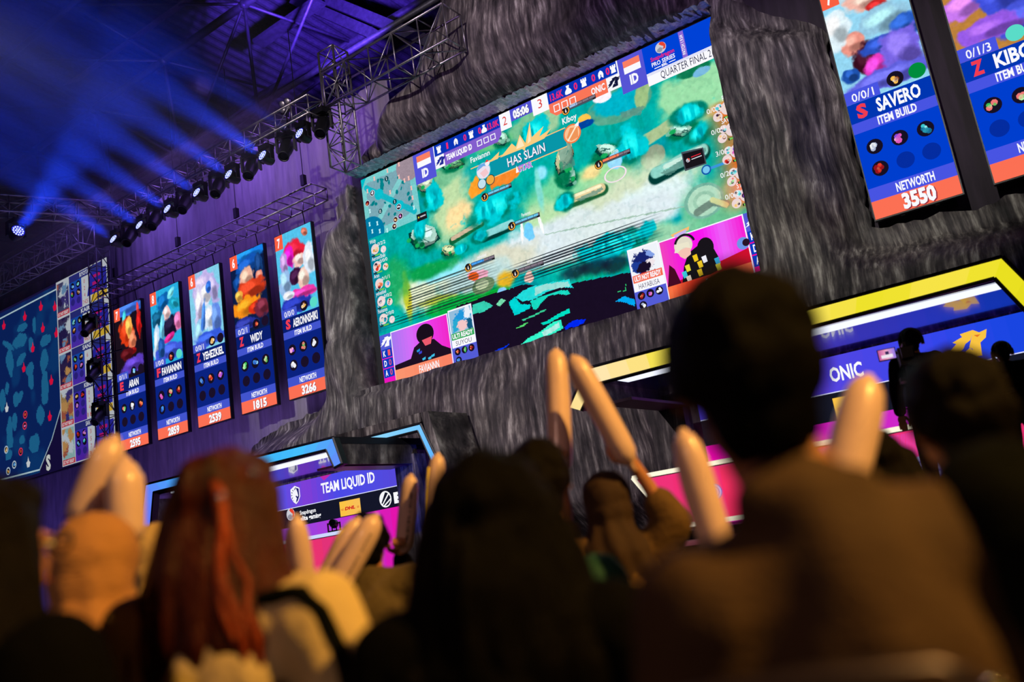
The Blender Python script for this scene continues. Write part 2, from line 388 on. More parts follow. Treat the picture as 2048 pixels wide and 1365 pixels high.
def paint_match():
    c = Canvas(0, 0, 1600, 900, 480, 270, (8, 150, 146)); c.rc = 30
    m = c.noise(9, 4); c.mix(smooth01((m-.52)*5)*.4, (44, 172, 146)); c.mix(smooth01((.45-m)*5)*.6, (4, 128, 146)); m = c.noise(60, 3, 1, .35); c.mix(smooth01((m-.55)*7)*.2, (20, 190, 180)); c.mix(smooth01((.42-m)*7)*.22, (6, 116, 96))
    k = 1600/745.
    def B(x, y, rx, ry, col, rot=0, **q): u, v = mu(x, y); c.blob(u, v, rx*k, ry*k*1.05, col, rot, **q)
    def S(pts, w, col, **q): c.stroke([mu(*a) for a in pts], w*k, col, **q)
    def Pl(pts, col, **q): c.poly([mu(*a) for a in pts], col, rough=6, **q)
    sand, pale, olive, dk = (178, 200, 160), (206, 216, 220), (120, 175, 140), (16, 60, 56)
    # paths and clearings
    B(905, 420, 48, 62, sand, 20, soft=.7); B(922, 428, 34, 22, (246, 208, 160), -20, soft=.9); B(890, 350, 60, 18, olive, -5, soft=.8)
    B(1065, 240, 60, 20, olive, -8, soft=.6); B(1100, 232, 18, 30, (150, 185, 150), 0, soft=.7); B(985, 290, 40, 12, (110, 180, 130), 0, soft=.8)
    B(1405, 185, 75, 42, (150, 200, 160), 10, soft=.6); S([(1340, 250), (1285, 285), (1230, 320)], 20, (160, 178, 140)); B(1305, 312, 20, 16, (138, 150, 130))
    B(1200, 352, 62, 26, (150, 200, 150), -5, soft=.7); B(1182, 347, 20, 12, (225, 205, 150), soft=.8); B(1240, 400, 95, 45, (170, 200, 165), 0, soft=.8)
    B(1110, 400, 60, 40, (120, 190, 150), soft=.8); B(1095, 435, 55, 25, (175, 205, 165), soft=.8)
    B(1230, 425, 150, 45, (196, 206, 182), -8, soft=.7); B(1300, 405, 75, 32, (212, 226, 226), -8, soft=.6); B(1270, 435, 95, 30, pale, 0, soft=.6)
    B(1140, 475, 120, 36, (206, 216, 216), 2, soft=.6); B(1060, 500, 90, 36, pale, 4, soft=.7); B(1000, 520, 80, 24, (202, 202, 186), 6, soft=.7)
    B(930, 560, 95, 32, (182, 205, 205), 4, soft=.6); B(840, 585, 60, 34, (216, 222, 196), -4, soft=.5); B(880, 550, 50, 12, (150, 215, 230), 0, soft=.8)
    B(815, 595, 10, 40, (196, 190, 70), soft=.6); B(1010, 560, 20, 14, (205, 165, 60), soft=.8); B(880, 600, 50, 9, (180, 190, 90), 5, soft=.6)
    B(1440, 430, 60, 60, (110, 175, 140), soft=.9); B(1300, 480, 60, 18, (150, 195, 165), soft=.8)
    # green turf at the bottom
    B(915, 612, 75, 16, (26, 150, 70), 4, soft=.6); B(860, 540, 60, 14, (30, 140, 80), soft=.8); B(795, 560, 30, 40, (60, 150, 80), soft=.9, op=.7); B(980, 598, 40, 16, (26, 150, 60), soft=.6)
    for x in range(0, 14): S([mu0 for mu0 in [(1150+x*9, 548-x*2), (1156+x*9, 560-x*2)]], 7, (30, 150, 110), op=.6)
    # flagstone joints
    for a in range(10):
        x = 850+a*34; S([(x, 600-a*9), (x+30, 590-a*9)], 1.6, (140, 150, 120), op=.7)
    for a in range(7):
        x = 1090+a*40; S([(x, 470-a*8), (x+60, 456-a*8)], 1.8, (150, 175, 160), op=.8)
    # boulders with their dark undersides
    def rock(x, y, rx, ry, rot=0, col=(150, 185, 172)):
        B(x+2, y+ry*.5, rx*1.2, ry*.95, (14, 104, 74), rot, soft=.6)
        rs = random.Random(int(x*7+y)); t0 = R(rot); n_ = 9
        def ring(f, dy): 
            o_ = []
            for i in range(n_):
                t_ = 2*math.pi*i/n_; q = f*(.82+.3*rs.random()); X_, Y_ = math.cos(t_)*rx*q, math.sin(t_)*ry*q*.85
                o_.append((x+X_*math.cos(t0)-Y_*math.sin(t0), y+dy+X_*math.sin(t0)+Y_*math.cos(t0)))
            return o_
        lt_ = tuple(min(255, q+44) for q in col); dk_ = tuple(int(q*.62) for q in col)
        Pl(ring(1.12, ry*.3), dk); Pl(ring(1.0, ry*.16), dk_); Pl(ring(.95, -ry*.08), col); Pl(ring(.62, -ry*.24), lt_)
        for i in range(4): e_ = x+rx*rs.uniform(-.8, .6), y+ry*rs.uniform(-.5, .6); S([e_, (e_[0]+rx*rs.uniform(.2, .6), e_[1]+ry*rs.uniform(-.3, .35))], 1.5, dk, op=.75)
        for i in range(5): B(x+rx*rs.uniform(-1.1, 1.1), y+ry*rs.uniform(.4, 1.0), rx*.16+1.5, ry*.14+1.2, rs.choice([(40, 150, 90), (120, 170, 150), (20, 90, 60)]), soft=.4)
    rock(1134, 350, 17, 18, 10); rock(1128, 312, 15, 34, 25, (176, 178, 145)); rock(1218, 300, 28, 13, 8); rock(1360, 258, 22, 12, 0)
    S([(1312, 352), (1405, 306)], 26, dk); S([(1312, 346), (1405, 300)], 20, (140, 192, 182)); S([(1330, 334), (1400, 298)], 7, (190, 215, 205))
    S([(1140, 405), (1205, 380)], 22, (40, 90, 60)); S([(1145, 398), (1203, 376)], 15, (206, 190, 152)); S([(1150, 392), (1200, 372)], 5, (236, 222, 190))
    S([(905, 482), (962, 447)], 15, (30, 90, 60)); S([(905, 478), (962, 444)], 8, (190, 172, 150))
    S([(968, 476), (1022, 452)], 18, dk); S([(968, 470), (1022, 447)], 13, (140, 196, 196))
    rock(848, 470, 28, 24, 0, (165, 195, 185)); rock(898, 500, 14, 11, 0, (170, 180, 140)); rock(852, 366, 16, 16, 0, (170, 180, 160)); rock(905, 325, 22, 12, 0, (90, 140, 100)); rock(1000, 275, 16, 14, 15, (150, 190, 170))
    B(1240, 208, 58, 30, (90, 150, 130), 4, soft=.1, rough=.1); B(1240, 202, 46, 21, (20, 160, 176), 4, soft=.3); B(1285, 190, 14, 26, (150, 175, 130), 20); B(1390, 140, 30, 10, (30, 110, 80)); B(1405, 142, 14, 6, (120, 170, 200))
    for pts_ in ([(1320, 345), (1408, 296), (1412, 304), (1340, 350)], [(1150, 398), (1204, 374), (1206, 380), (1160, 402)], [(1116, 300), (1140, 285), (1150, 330), (1122, 345)], [(1240, 225), (1290, 212), (1280, 232), (1245, 236)]): Pl(pts_, (96, 132, 124), op=.7)
    # bushes
    for x, y, rx, ry in ((866, 396, 18, 22), (985, 415, 50, 20), (1067, 262, 24, 18), (1260, 292, 22, 30), (1377, 227, 28, 15), (958, 472, 16, 11), (1127, 402, 17, 15), (1398, 268, 20, 13), (1231, 487, 58, 17), (840, 462, 13, 16), (925, 497, 14, 8)):
        B(x, y+ry*.2, rx*1.1, ry, (8, 110, 95), 0, soft=.5); B(x, y, rx, ry, (10, 178, 186), 0, soft=.4, rough=.9); u_, v_ = mu(x, y); g_ = smooth01(1.2-np.hypot((c.U-u_)/(rx*k), (c.V-v_)/(ry*k))); h_ = c.noise(90, 2, 1, .3); c.mix(g_*smooth01((h_-.5)*8)*.9, (70, 226, 224)); c.mix(g_*smooth01((.42-h_)*8)*.7, (4, 120, 130))
    B(956, 376, 20, 18, (236, 150, 62), rough=.7); B(1012, 352, 30, 14, (214, 130, 60), -5, rough=.6); B(1082, 345, 11, 11, (150, 212, 232), soft=.8); B(1078, 380, 6, 30, (130, 200, 190), soft=.9)
    B(1060, 468, 10, 14, (120, 190, 235), rough=.8); B(1044, 465, 3, 18, (235, 240, 250), 8, rough=.2); B(1082, 450, 3, 16, (235, 240, 250), -8, rough=.2)
    B(958, 550, 18, 12, (240, 170, 190), rough=.8); B(948, 554, 9, 7, (230, 100, 50), rough=.6); B(1060, 556, 10, 14, (235, 190, 180), rough=.7); B(1005, 582, 10, 6, (140, 190, 250), rough=.8)
    B(965, 572, 24, 14, (110, 130, 100), rough=.15, soft=.1); B(964, 570, 14, 8, (180, 190, 160), rough=.15, soft=.1)
    B(1232, 328, 12, 12, (150, 200, 240), rough=.7); B(1170, 238, 12, 9, (236, 180, 90), rough=.7); B(1200, 195, 16, 9, (235, 225, 235), rough=.7); B(1168, 250, 18, 6, (10, 70, 140), rough=.6)
    for r_, col in ((32, (120, 165, 150)), (27, (168, 200, 180)), (18, (150, 185, 165)), (12, (175, 205, 185))): B(1408, 402, r_, r_*.8, col, soft=.05, rough=.05)
    S([(1395, 425), (1425, 405), (1452, 408)], 12, (110, 130, 120)); S([(1425, 400), (1452, 410)], 8, (190, 195, 150))
    # the unlit lower field
    D = (32, 24, 40)
    Pl([(880, 650), (915, 612), (960, 596), (1010, 583), (1050, 568), (1100, 575), (1150, 568), (1200, 556), (1262, 545), (1300, 700), (960, 745), (905, 640)], D)
    for x, y in ((1150, 545), (1190, 535), (1230, 528)): B(x, y, 25, 12, D, 0, soft=.9, op=.7)
    q = lambda *pts: [(920+x/5.689, 560+y/5.689) for x, y in pts]
    T = (30, 190, 190)
    Pl(q((630, 200), (720, 130), (850, 80), (1050, 30), (1240, -5), (1295, 100), (1150, 75), (1000, 130), (820, 235), (700, 260)), (56, 192, 192)); Pl(q((850, 90), (1050, 40), (1230, 10), (1250, 60), (1000, 120), (860, 190)), (150, 200, 195))
    Pl(q((560, 250), (620, 200), (680, 270), (800, 290), (790, 330), (620, 410)), (0, 186, 186)); Pl(q((810, 240), (1000, 170), (1230, 110), (1255, 165), (1000, 185), (870, 330), (820, 330)), (46, 190, 172))
    Pl(q((600, 800), (820, 640), (1140, 450), (1165, 550), (960, 690)), (70, 212, 182)); Pl(q((930, 600), (1120, 480), (1140, 540), (950, 650)), (170, 215, 208)); Pl(q((920, 500), (1240, 320), (1250, 380), (950, 520)), (0, 190, 170))
    Pl(q((640, 550), (780, 480), (720, 540)), (90, 190, 110)); Pl(q((700, 460), (980, 335), (960, 365), (720, 470)), (70, 180, 140)); Pl(q((1190, 540), (1310, 450), (1430, 440), (1400, 490), (1200, 570)), (0, 52, 200)); Pl(q((370, 830), (570, 720), (430, 840)), (0, 60, 190))
    Pl(q((140, 290), (270, 250), (370, 300), (260, 370), (150, 400)), (70, 182, 160)); Pl(q((400, 280), (460, 215), (520, 240), (450, 300)), (120, 195, 160)); Pl(q((1770, 250), (1880, 190), (1990, 230), (2000, 310), (1900, 270)), (0, 150, 205)); Pl(q((1740, 150), (1880, 110), (1890, 40), (1900, 115)), (60, 170, 110))
    Pl(q((1800, 440), (1950, 400), (2030, 370), (2040, 390), (1850, 440)), (0, 150, 190))
    # scan lines of the camera shutter
    n = c.noise(5, 2)
    for v in range(540, 668, 11):
        f = np.clip(1-np.abs(c.U-300)/330, 0, 1)*(np.abs(c.V-v) < 2.6); g = np.clip(1-np.abs(c.U-960)/330, 0, 1)*(np.abs(c.V-v-4) < 3)*(c.V > 580)
        c.mix(np.clip(f*1.3*(n > .42), 0, .7), (30, 40, 40)); c.mix(np.clip(g*1.4, 0, .8), (24, 26, 34))
    # right edge glow
    f = smooth01((c.U-1470)/110)*smooth01((c.V-285)/30)*smooth01((690-c.V)/60)*(.55+.9*(c.noise(8, 3)-.4)); c.mix(np.clip(f*1.6, 0, .95), (236, 104, 40)); c.mix(np.clip(smooth01((c.U-1480)/100)*smooth01((c.V-560)/20)*smooth01((660-c.V)/40)*.7, 0, 1), (226, 140, 132))
    f = smooth01((90-c.U)/90)*smooth01((c.V-270)/30)*smooth01((690-c.V)/30)*.6; c.mix(f, (30, 90, 130))
    m = c.noise(110, 2); d_ = (c.a.max(2) > 70)*1.0; c.mix(d_*smooth01((m-.62)*9)*.06, (226, 236, 220)); c.mix(d_*smooth01((.36-m)*9)*.06, (14, 66, 60))
    c.a = np.clip((c.a-120)*1.16+126, 0, 255); g_ = c.a.mean(2, keepdims=True); c.a = np.clip(g_+(c.a-g_)*1.18, 0, 255)
    return c.grain(.05, 150)
p.canvas(paint_match(), 0); p.build('display', big, 'led_back')

# --- small map in the corner
c = Canvas(0, 0, 290, 268, 116, 107, (120, 205, 205))
c.poly([(30, 26), (235, 26), (262, 52), (262, 215), (215, 238), (36, 238), (24, 215), (24, 60)], (122, 168, 180), 3)
c.stroke([(10, 262), (285, 4)], 26, (128, 206, 206), 0); c.stroke([(24, 44), (262, 230)], 24, (20, 182, 196), .15)
for _ in range(46):
    x, y = random.uniform(34, 255), random.uniform(34, 232)
    if abs((x-24)*.78-(y-44)) < 26 or abs(262-y-(x-10)*.94) < 18: continue
    c.blob(x, y, random.uniform(6, 14), random.uniform(4, 9), (0, 128, 136), random.uniform(0, 180), .1, .5)
c.blob(90, 96, 24, 24, (10, 190, 205), 0, .1, .1); c.blob(190, 180, 22, 22, (10, 190, 205), 0, .1, .1); c.blob(262, 30, 66, 66, (158, 140, 152), 0, .05, 0); c.blob(22, 245, 74, 70, (0, 124, 166), 0, .05, 0)
c.poly([(0, 0), (30, 0), (0, 45)], (0, 190, 200)); c.grain(.06)
p.canvas(c, 1)
for x, y in ((30, 60), (75, 20), (150, 12), (214, 8), (206, 60), (150, 108), (262, 130), (262, 172), (255, 84), (232, 86)): p.poly([(x-5, y-9), (x+5, y-9), (x+3, y), (x+5, y+9), (x-5, y+9), (x-3, y)], (246, 190, 180), 2)
for x, y in ((20, 205), (62, 215), (30, 240), (70, 252), (110, 262), (30, 150), (262, 215)): p.poly([(x-5, y-9), (x+5, y-9), (x+3, y), (x+5, y+9), (x-5, y+9), (x-3, y)], (190, 240, 245), 2)
for x, y, t in ((140, 44, '2'), (86, 170, '12'), (168, 156, '3')): p.disc(x, y, 11, (10, 70, 80), 2); p.text(t, x, y+6, 12, WHT, None, 'c', L=4)
for x, y, k in ((55, 78, 'w'), (22, 112, 'r'), (185, 185, 'w'), (160, 232, 'y'), (188, 226, 'p'), (150, 258, 'y')): p.disc(x, y, 13, (236, 226, 236), 2); icon_art(p, x, y, 11, PALS[k], 3)
p.build('corner_map', big)

# --- score strip along the top
BL, PU, OR, RD = (8, 52, 182), (132, 94, 206), (250, 118, 88), (240, 40, 110)
p.rect(289, 0, 396, 128, (84, 84, 216), 2); p.rect(307, 12, 378, 37, (250, 128, 100), 3); p.rect(307, 37, 378, 62, WHT, 3); p.text('ID', 342, 108, 34, WHT, 34, 'c', .05)
p.rect(396, 0, 400, 100, WHT, 3); p.rect(400, 0, 722, 48, BL, 2); p.rect(400, 46, 444, 100, WHT, 2); mark_mane(p, 422, 73, 34, (30, 40, 150), 3)
p.poly([(444, 46), (722, 46), (722, 76), (700, 100), (444, 100)], PU, 2); p.text('TEAM LIQUID ID', 453, 82, 22, WHT, 128, 'l', .05)
tower(p, 424, 24, 30); p.text('1', 462, 36, 25, RD, 9); helm(p, 510, 24, 30); p.text('0', 548, 36, 25, RD, 14); tower(p, 586, 24, 30); p.text('0', 620, 36, 25, RD, 14); purse(p, 648, 24, 32); p.text('13.0K', 664, 37, 25, RD, 54)
for i in range(3): p.frame(606+i*32, 60, 630+i*32, 84, 3.5, WHT, 3)
p.rect(722, -2, 772, 66, WHT, 2); p.text('2', 745, 48, 36, (220, 60, 60), 18, 'c', .0); p.rect(772, -2, 870, 46, (84, 84, 212), 2); p.text('05:06', 820, 38, 30, WHT, 72, 'c', .06, shadow=(30, 20, 60)); p.rect(870, -2, 940, 64, WHT, 2); p.text('3', 905, 44, 36, (220, 60, 60), 18, 'c', .0)
p.rect(940, 0, 1228, 48, BL, 2); p.poly([(940, 46), (1180, 46), (1180, 100), (964, 100), (940, 78)], OR, 2); p.rect(1180, 46, 1228, 100, WHT, 2); p.rect(1228, 0, 1233, 100, WHT, 3); mark_mane(p, 1205, 73, 36, (20, 24, 60), 3)
p.text('13.6K', 950, 38, 27, RD, 56); purse(p, 1028, 24, 34); p.text('0', 1060, 36, 26, RD, 15, 'c'); tower(p, 1094, 24, 32); p.text('0', 1134, 36, 26, RD, 15, 'c'); helm(p, 1164, 24, 32); p.text('0', 1192, 36, 26, RD, 15, 'c'); tower(p, 1214, 24, 30)
for i in range(3): p.frame(958+i*34, 58, 984+i*34, 86, 3.5, WHT, 3)
p.text('ONIC', 1172, 84, 25, WHT, 56, 'r', .03)
p.rect(1233, 0, 1330, 132, (86, 84, 212), 2); p.rect(1252, 16, 1316, 40, (250, 128, 100), 3); p.rect(1252, 40, 1316, 64, WHT, 3); p.text('ID', 1284, 108, 34, WHT, 32, 'c', .05)
p.rect(1330, 0, 1600, 108, (0, 66, 214), 2); p.rect(1330, 98, 1600, 144, WHT, 2); p.text('QUARTER FINAL 2', 1470, 135, 27, (20, 24, 70), 182, 'c', -.002)
mark_swirl(p, 1398, 26, 20, 3); p.text('Snapdragon', 1398, 62, 15, (240, 30, 100), 88, 'c', .02); p.text('PRO SERIES', 1398, 82, 15, WHT, 86, 'c', .02); p.text('ESL', 1400, 94, 8, WHT, 22, 'c', .05); p.rect(1362, 89, 1386, 92, WHT, 3); p.rect(1416, 89, 1440, 92, WHT, 3)
p.rect(1466, 2, 1484, 98, (140, 104, 214), 3); p.text('PATCH 1.9.54', 1480, 88, 11, WHT, 72, 'l', .02, 5, 90)
p.build('score_strip', big)

# --- kill banner
p.poly([(590, 160), (985, 158), (985, 228), (590, 232)], (8, 150, 168), 2); p.rect(560, 157, 990, 161, (250, 196, 120), 3); p.rect(600, 228, 985, 232, (250, 196, 120), 3)
p.text('HAS SLAIN', 728, 214, 34, (245, 240, 250), 168, 'l', .015, 5, shadow=(20, 70, 110))
for q in ([(700, 165), (760, 130), (775, 150), (800, 110), (818, 152), (850, 80), (848, 140), (905, 118), (880, 150), (935, 138), (900, 165), (815, 168), (810, 180), (800, 168)], [(640, 165), (700, 140), (690, 165)]): p.poly(q, (250, 206, 128), 4)
for q in ([(775, 160), (800, 118), (812, 160)], [(826, 158), (848, 96), (842, 152)]): p.poly(q, (255, 232, 190), 5)
p.text('STAR', 770, 250, 22, (180, 130, 220), 62, 'l', .05, 5, shadow=(240, 235, 250)); p.poly([(758, 250), (764, 222), (772, 250)], WHT, 5)
p.text('Faviannn', 565, 136, 22, WHT, 92, 'l', .015); p.text('Kiboy', 983, 144, 24, WHT, 60, 'l', .02)
p.disc(617, 188, 34, (60, 200, 210), 5, 28); p.disc(617, 188, 31, (236, 226, 240), 6, 28); p.poly([(588, 180), (600, 158), (640, 160), (646, 178), (620, 170)], (110, 170, 230), 7); p.poly([(600, 192), (630, 182), (640, 205), (615, 215)], (246, 200, 205), 7); p.disc(640, 165, 11, (246, 240, 246), 8); p.poly([(630, 160), (650, 160), (640, 150)], (230, 70, 60), 9)
p.disc(1014, 192, 36, (246, 120, 60), 5, 28); p.disc(1014, 192, 31, (252, 196, 150), 6, 28); p.poly([(990, 200), (1010, 168), (1040, 178), (1036, 214), (1006, 218)], (240, 150, 90), 7); p.line([(992, 214), (1038, 168)], 6, (255, 236, 210), 8); p.poly([(1028, 166), (1050, 156), (1044, 176)], WHT, 8)
p.disc(602, 236, 21, (20, 70, 100), 5); p.disc(602, 236, 18, (196, 226, 240), 6); p.disc(642, 234, 21, (30, 60, 70), 5); p.disc(642, 234, 18, (240, 170, 70), 6)
p.build('kill_banner', big)

# --- name tags over the pieces on the field
def hp(x0, y0, x1, lvl, col, name=None, fill=.75):
    (u, v), (u1, _) = mu(x0, y0), mu(x1, y0); w = abs(u1-u) or 90
    w = 125; p.disc(u, v, 17, (30, 26, 30), 3); p.ring(u, v, 15, 4, (246, 170, 60), 4, 16, -60, 200); p.text(lvl, u, v+7, 14, WHT, None, 'c', .03, 5)
    p.rect(u+15, v-14, u+w, v+4, (30, 30, 36), 3); p.rect(u+17, v-12, u+17+(w-19)*fill, v-3, col, 4); p.rect(u+17+(w-19)*fill, v-12, u+w-2, v-3, (128, 116, 130), 4); p.rect(u+17, v-1, u+w*.9, v+3, (80, 96, 110), 4)
    for i in range(1, 4): p.rect(u+15+i*w*.22, v-12, u+16.5+i*w*.22, v-4, (24, 24, 30), 5)
    if name: p.text(name, u+w*.55, v-20, 13, WHT, None, 'c', .01, 5)
    p.build('health_tag', big)
hp(970, 395, 0, '7', (110, 200, 236), None, .9); hp(1024, 453, 0, '6', (110, 200, 236), 'Faviannn', .95); hp(937, 536, 0, '6', (70, 160, 240), 'yehezkiel', .55); hp(1031, 548, 0, '6', (128, 116, 130), 'Widy', .1); hp(1198, 330, 0, '6', (250, 130, 96), 'Ryota.', .6); hp(1132, 222, 0, '6', (160, 190, 230), None, .3)
u, v = mu(1231, 349); p.ring(u, v, 44, 6, (250, 226, 240), 3, 28, asp=.62); p.build('field_ring', big)
a, b = mu(1368, 324), mu(1409, 312); p.poly([(1394, 412), (1470, 424), (1470, 482), (1394, 480)], (70, 80, 90), 3); p.poly([(1398, 420), (1466, 428), (1466, 478), (1398, 474)], (24, 20, 26), 4); mark_swirl(p, 1412, 448, 7, 5); p.rect(1424, 440, 1458, 443, (230, 40, 60), 5); p.rect(1424, 448, 1460, 451, (220, 220, 230), 5); p.build('field_sign', big)
u, v = mu(844, 433); p.poly([(u-26, v-14), (u+26, v-14), (u+26, v+16), (u-26, v+16)], (28, 26, 34), 3); p.disc(u-16, v, 4, (200, 200, 60), 4); p.rect(u-8, v-3, u+20, v+3, (190, 190, 200), 4)
p.build('field_sign', big)

# --- the two line-ups at the sides
def face(u, v, r, pal):
    p.disc(u, v, r, (236, 214, 214), 4)
    for i in range(7):
        t = random.uniform(0, 6.28); q = random.uniform(.2, .6)*r; p.disc(u+q*math.cos(t), v+q*math.sin(t), r*random.uniform(.22, .4), random.choice(pal+[(250, 226, 210), (60, 40, 60)]), 5, 8)
for i, (t, s_, k, q) in enumerate((('Widy', '0/2/2', 'y', 'w'), ('AeronnShiki', '0/0/0', 'r', 'y'), ('Aran', '0/1/1', 'r', 'b'), ('yehezkiel', '0/0/2', 'w', 'y'), ('Faviannn', '2/0/0', 'c', 'w'))):
    v = 292+i*75; p.text(t, 10, v, 17, WHT, None, 'l', .004, 5); face(34, v+28, 22, PALS[k]); p.text(s_, 52, v+20, 15, WHT, 42, 'l', .004, 8); face(78, v+42, 15, PALS[q]); p.rect(12, v+52, 30, v+58, (40, 40, 48), 4); p.rect(30, v+52, 58, v+58, (110, 200, 70), 4); p.text('6' if i else '7', 12, v+50, 13, WHT, None, 'l', .0, 6); p.build('line_up_entry', big)
for i, (t, s_, k, q, f) in enumerate((('Ryota.', '0/0/1', 'w', 'y', .6), ('SAVERO', '0/0/1', 'w', 'y', .9), ('Kair', '3/0/0', 'p', 'r', .8), ('Kiboy', '0/2/3', 'r', 'g', .05), ('S A N Z', '0/0/3', 'p', 'y', .6))):
    v = 298+i*75; p.text(t, 1603, v, 18, WHT, None, 'r', .006, 5); face(1575, v+28, 23, PALS[k]); p.text(s_, 1506, v+24, 17, WHT, 46, 'l', .004, 5); face(1538, v+46, 16, PALS[q]); face(1548, v+18, 14, PALS['c']); p.rect(1556, v+54, 1600, v+62, (34, 26, 30), 4); p.rect(1560, v+55, 1560+40*f, v+61, (120, 206, 90), 5); p.text('6', 1604, v+50, 14, WHT, None, 'r', .0, 6); p.build('line_up_entry', big)
u, v = mu(1413, 340); p.disc(u, v, 17, (20, 90, 170), 4); p.disc(u, v, 12, (120, 200, 240), 5); p.line([(u+14, v), (u+70, v)], 9, (60, 150, 220), 4)
p.build('field_sign', big)

# --- player cameras at the bottom corners
LB = (84, 92, 214)
def player_cam(u0, u1, flip, name, hero, hero2, k, pal, ulti, ucol, kda, dark):
    a, b = (0, 472) if not flip else (1137, 1606)
    p.rect(a, 684, b, 900, LB, 2); kx = (2, 58) if not flip else (1550, 1606)
    p.rect(kx[0]-2, 745, kx[1]+2, 900, (236, 20, 190) if not flip else (240, 0, 150), 3)
    for i, q in enumerate('KDA'):
        v = 745+i*40; p.rect(kx[0], v, kx[1], v+36, (6, 60, 190), 4); p.text(q, kx[0]+9, v+29, 23, WHT, 14, 'l', .03, 6); p.text(kda[i], kx[1]-9, v+29, 24, (246, 90, 100), 13, 'r', .01, 6)
    mark_mane(p, (kx[0]+kx[1])/2, 715, 40, WHT, 5)
    p.rect(u0-4, 683, u1+4, 893, WHT, 3)
    if dark: p.grad(u0, 687, u1, 889, [(166, 120, 240), (214, 110, 250), (236, 60, 236), (240, 40, 200)], 4)
    else: p.grad(u0, 687, u1, 889, [(240, 70, 190), (246, 20, 226), (250, 20, 240), (236, 100, 250), (246, 30, 210)], 4)
    w = u1-u0
    # the player at the desk
    if dark:
        p.poly([(u0, 845), (u0, 822), (u0+w*.3, 815), (u0+w*.38, 775), (u0+w*.5, 760), (u0+w*.74, 765), (u0+w*.86, 800), (u0+w, 822), (u0+w, 845)], (30, 16, 34), 5)
        p.disc(u0+w*.6, 735, 44, (24, 14, 28), 6, 24, 40); p.poly([(u0+w*.52, 750), (u0+w*.72, 748), (u0+w*.68, 780), (u0+w*.58, 782)], (236, 90, 110), 7); p.poly([(u0+w*.5, 742), (u0+w*.74, 738), (u0+w*.72, 752), (u0+w*.52, 757)], (24, 14, 28), 8)
        for x, y, q in ((.42, 790, (40, 150, 220)), (.5, 828, (60, 190, 230)), (.6, 832, (70, 200, 240)), (.66, 826, (60, 190, 230)), (.45, 800, (60, 70, 210))): p.poly([(u0+w*x, y), (u0+w*x+18, y-4), (u0+w*x+16, y+6), (u0+w*x+2, y+8)], q, 8)
    else:
        p.poly([(u0, 845), (u0, 838), (u1, 795), (u1, 845)], (206, 16, 46), 5); p.poly([(u0+2, 838), (u0+20, 770), (u0+36, 790), (u0+50, 846), (u0, 848)], (70, 10, 36), 6)
        p.poly([(u0+w*.18, 846), (u0+w*.24, 790), (u0+w*.32, 752), (u0+w*.44, 738), (u0+w*.6, 745), (u0+w*.66, 800), (u0+w*.62, 835), (u0+w*.45, 848)], (22, 20, 26), 7); p.disc(u0+w*.53, 750, 28, (24, 20, 26), 7, 20, 32)
        p.disc(u0+w*.28, 722, 32, (226, 220, 200), 8, 22, 30); p.poly([(u0+w*.2, 735), (u0+w*.36, 730), (u0+w*.35, 758), (u0+w*.27, 768), (u0+w*.22, 755)], (246, 196, 180), 9); p.ring(u0+w*.3, 722, 38, 8, (26, 24, 32), 9, 16, 200, 350); p.poly([(u0+w*.16, 738), (u0+w*.2, 712), (u0+w*.35, 715), (u0+w*.36, 738), (u0+w*.28, 728), (u0+w*.2, 740)], (236, 230, 205), 10)
        for x, y, q in ((.36, 775, (240, 200, 30)), (.4, 800, (246, 206, 40)), (.38, 826, (236, 200, 40)), (.6, 806, (60, 180, 230)), (.6, 826, (230, 220, 70)), (.2, 818, (60, 200, 220)), (.25, 800, (230, 220, 60)), (.24, 836, (240, 220, 200)), (.46, 788, (240, 240, 250))): p.poly([(u0+w*x, y-10), (u0+w*x+16, y-12), (u0+w*x+18, y+10), (u0+w*x+4, y+12)], q, 9)
        p.disc(u1-14, 776, 20, (110, 150, 230), 6); p.disc(u1-4, 776, 12, (40, 20, 40), 7)
    p.grad(u0, 842, u1, 889, [(252, 150, 112), (250, 130, 100)] if dark else [(250, 120, 70), (246, 60, 36), (246, 90, 60), (250, 116, 80)], 10); p.text(name, (u0+u1)/2+(30 if not flip else 35), 882, 30, WHT, 100 if dark else 92, 'c', .02, 12)
    # card of the chosen piece
    h0, h1 = hero
    p.rect(h0, 676, h1, 826, WHT, 5)
    cv = Canvas(h0+5, 682, h1-5, 776, 44, 42, pal[0])
    for x, y, rx, ry, col, rot in pal[1]: cv.blob(h0+x, 682+y, rx, ry, col, rot, .15, .4)
    p.canvas(cv, 6); p.rect(h0+3, 770, h1-3, 796, ucol, 7); p.text(ulti, (h0+h1)/2, 791, 17, WHT, (h1-h0)*.86, 'c', .04, 9); p.text(hero2, (h0+h1)/2, 820, 18, (60, 50, 90), (h1-h0)*.66, 'c', -.004, 8)
    p.build('player_camera_picture', big)
    for i, q in enumerate(k): icon_art(p, h0+22+(i % 3)*33, 843+(i//3)*33, 14, PALS[q], 5); p.build('item_icon', big)
player_cam(64, 350, False, 'FAVIANNN', (358, 472), 'SUYOU', 'rgrb', ((150, 190, 220), [(60, 40, 40, 30, (30, 150, 220), -20), (30, 60, 14, 30, (40, 170, 210), 20), (62, 66, 26, 22, (246, 200, 200), 0), (90, 25, 16, 24, (235, 240, 250), 10), (96, 70, 14, 26, (20, 90, 130), 0)]), 'ULTI READY', (50, 170, 90), '100', True)
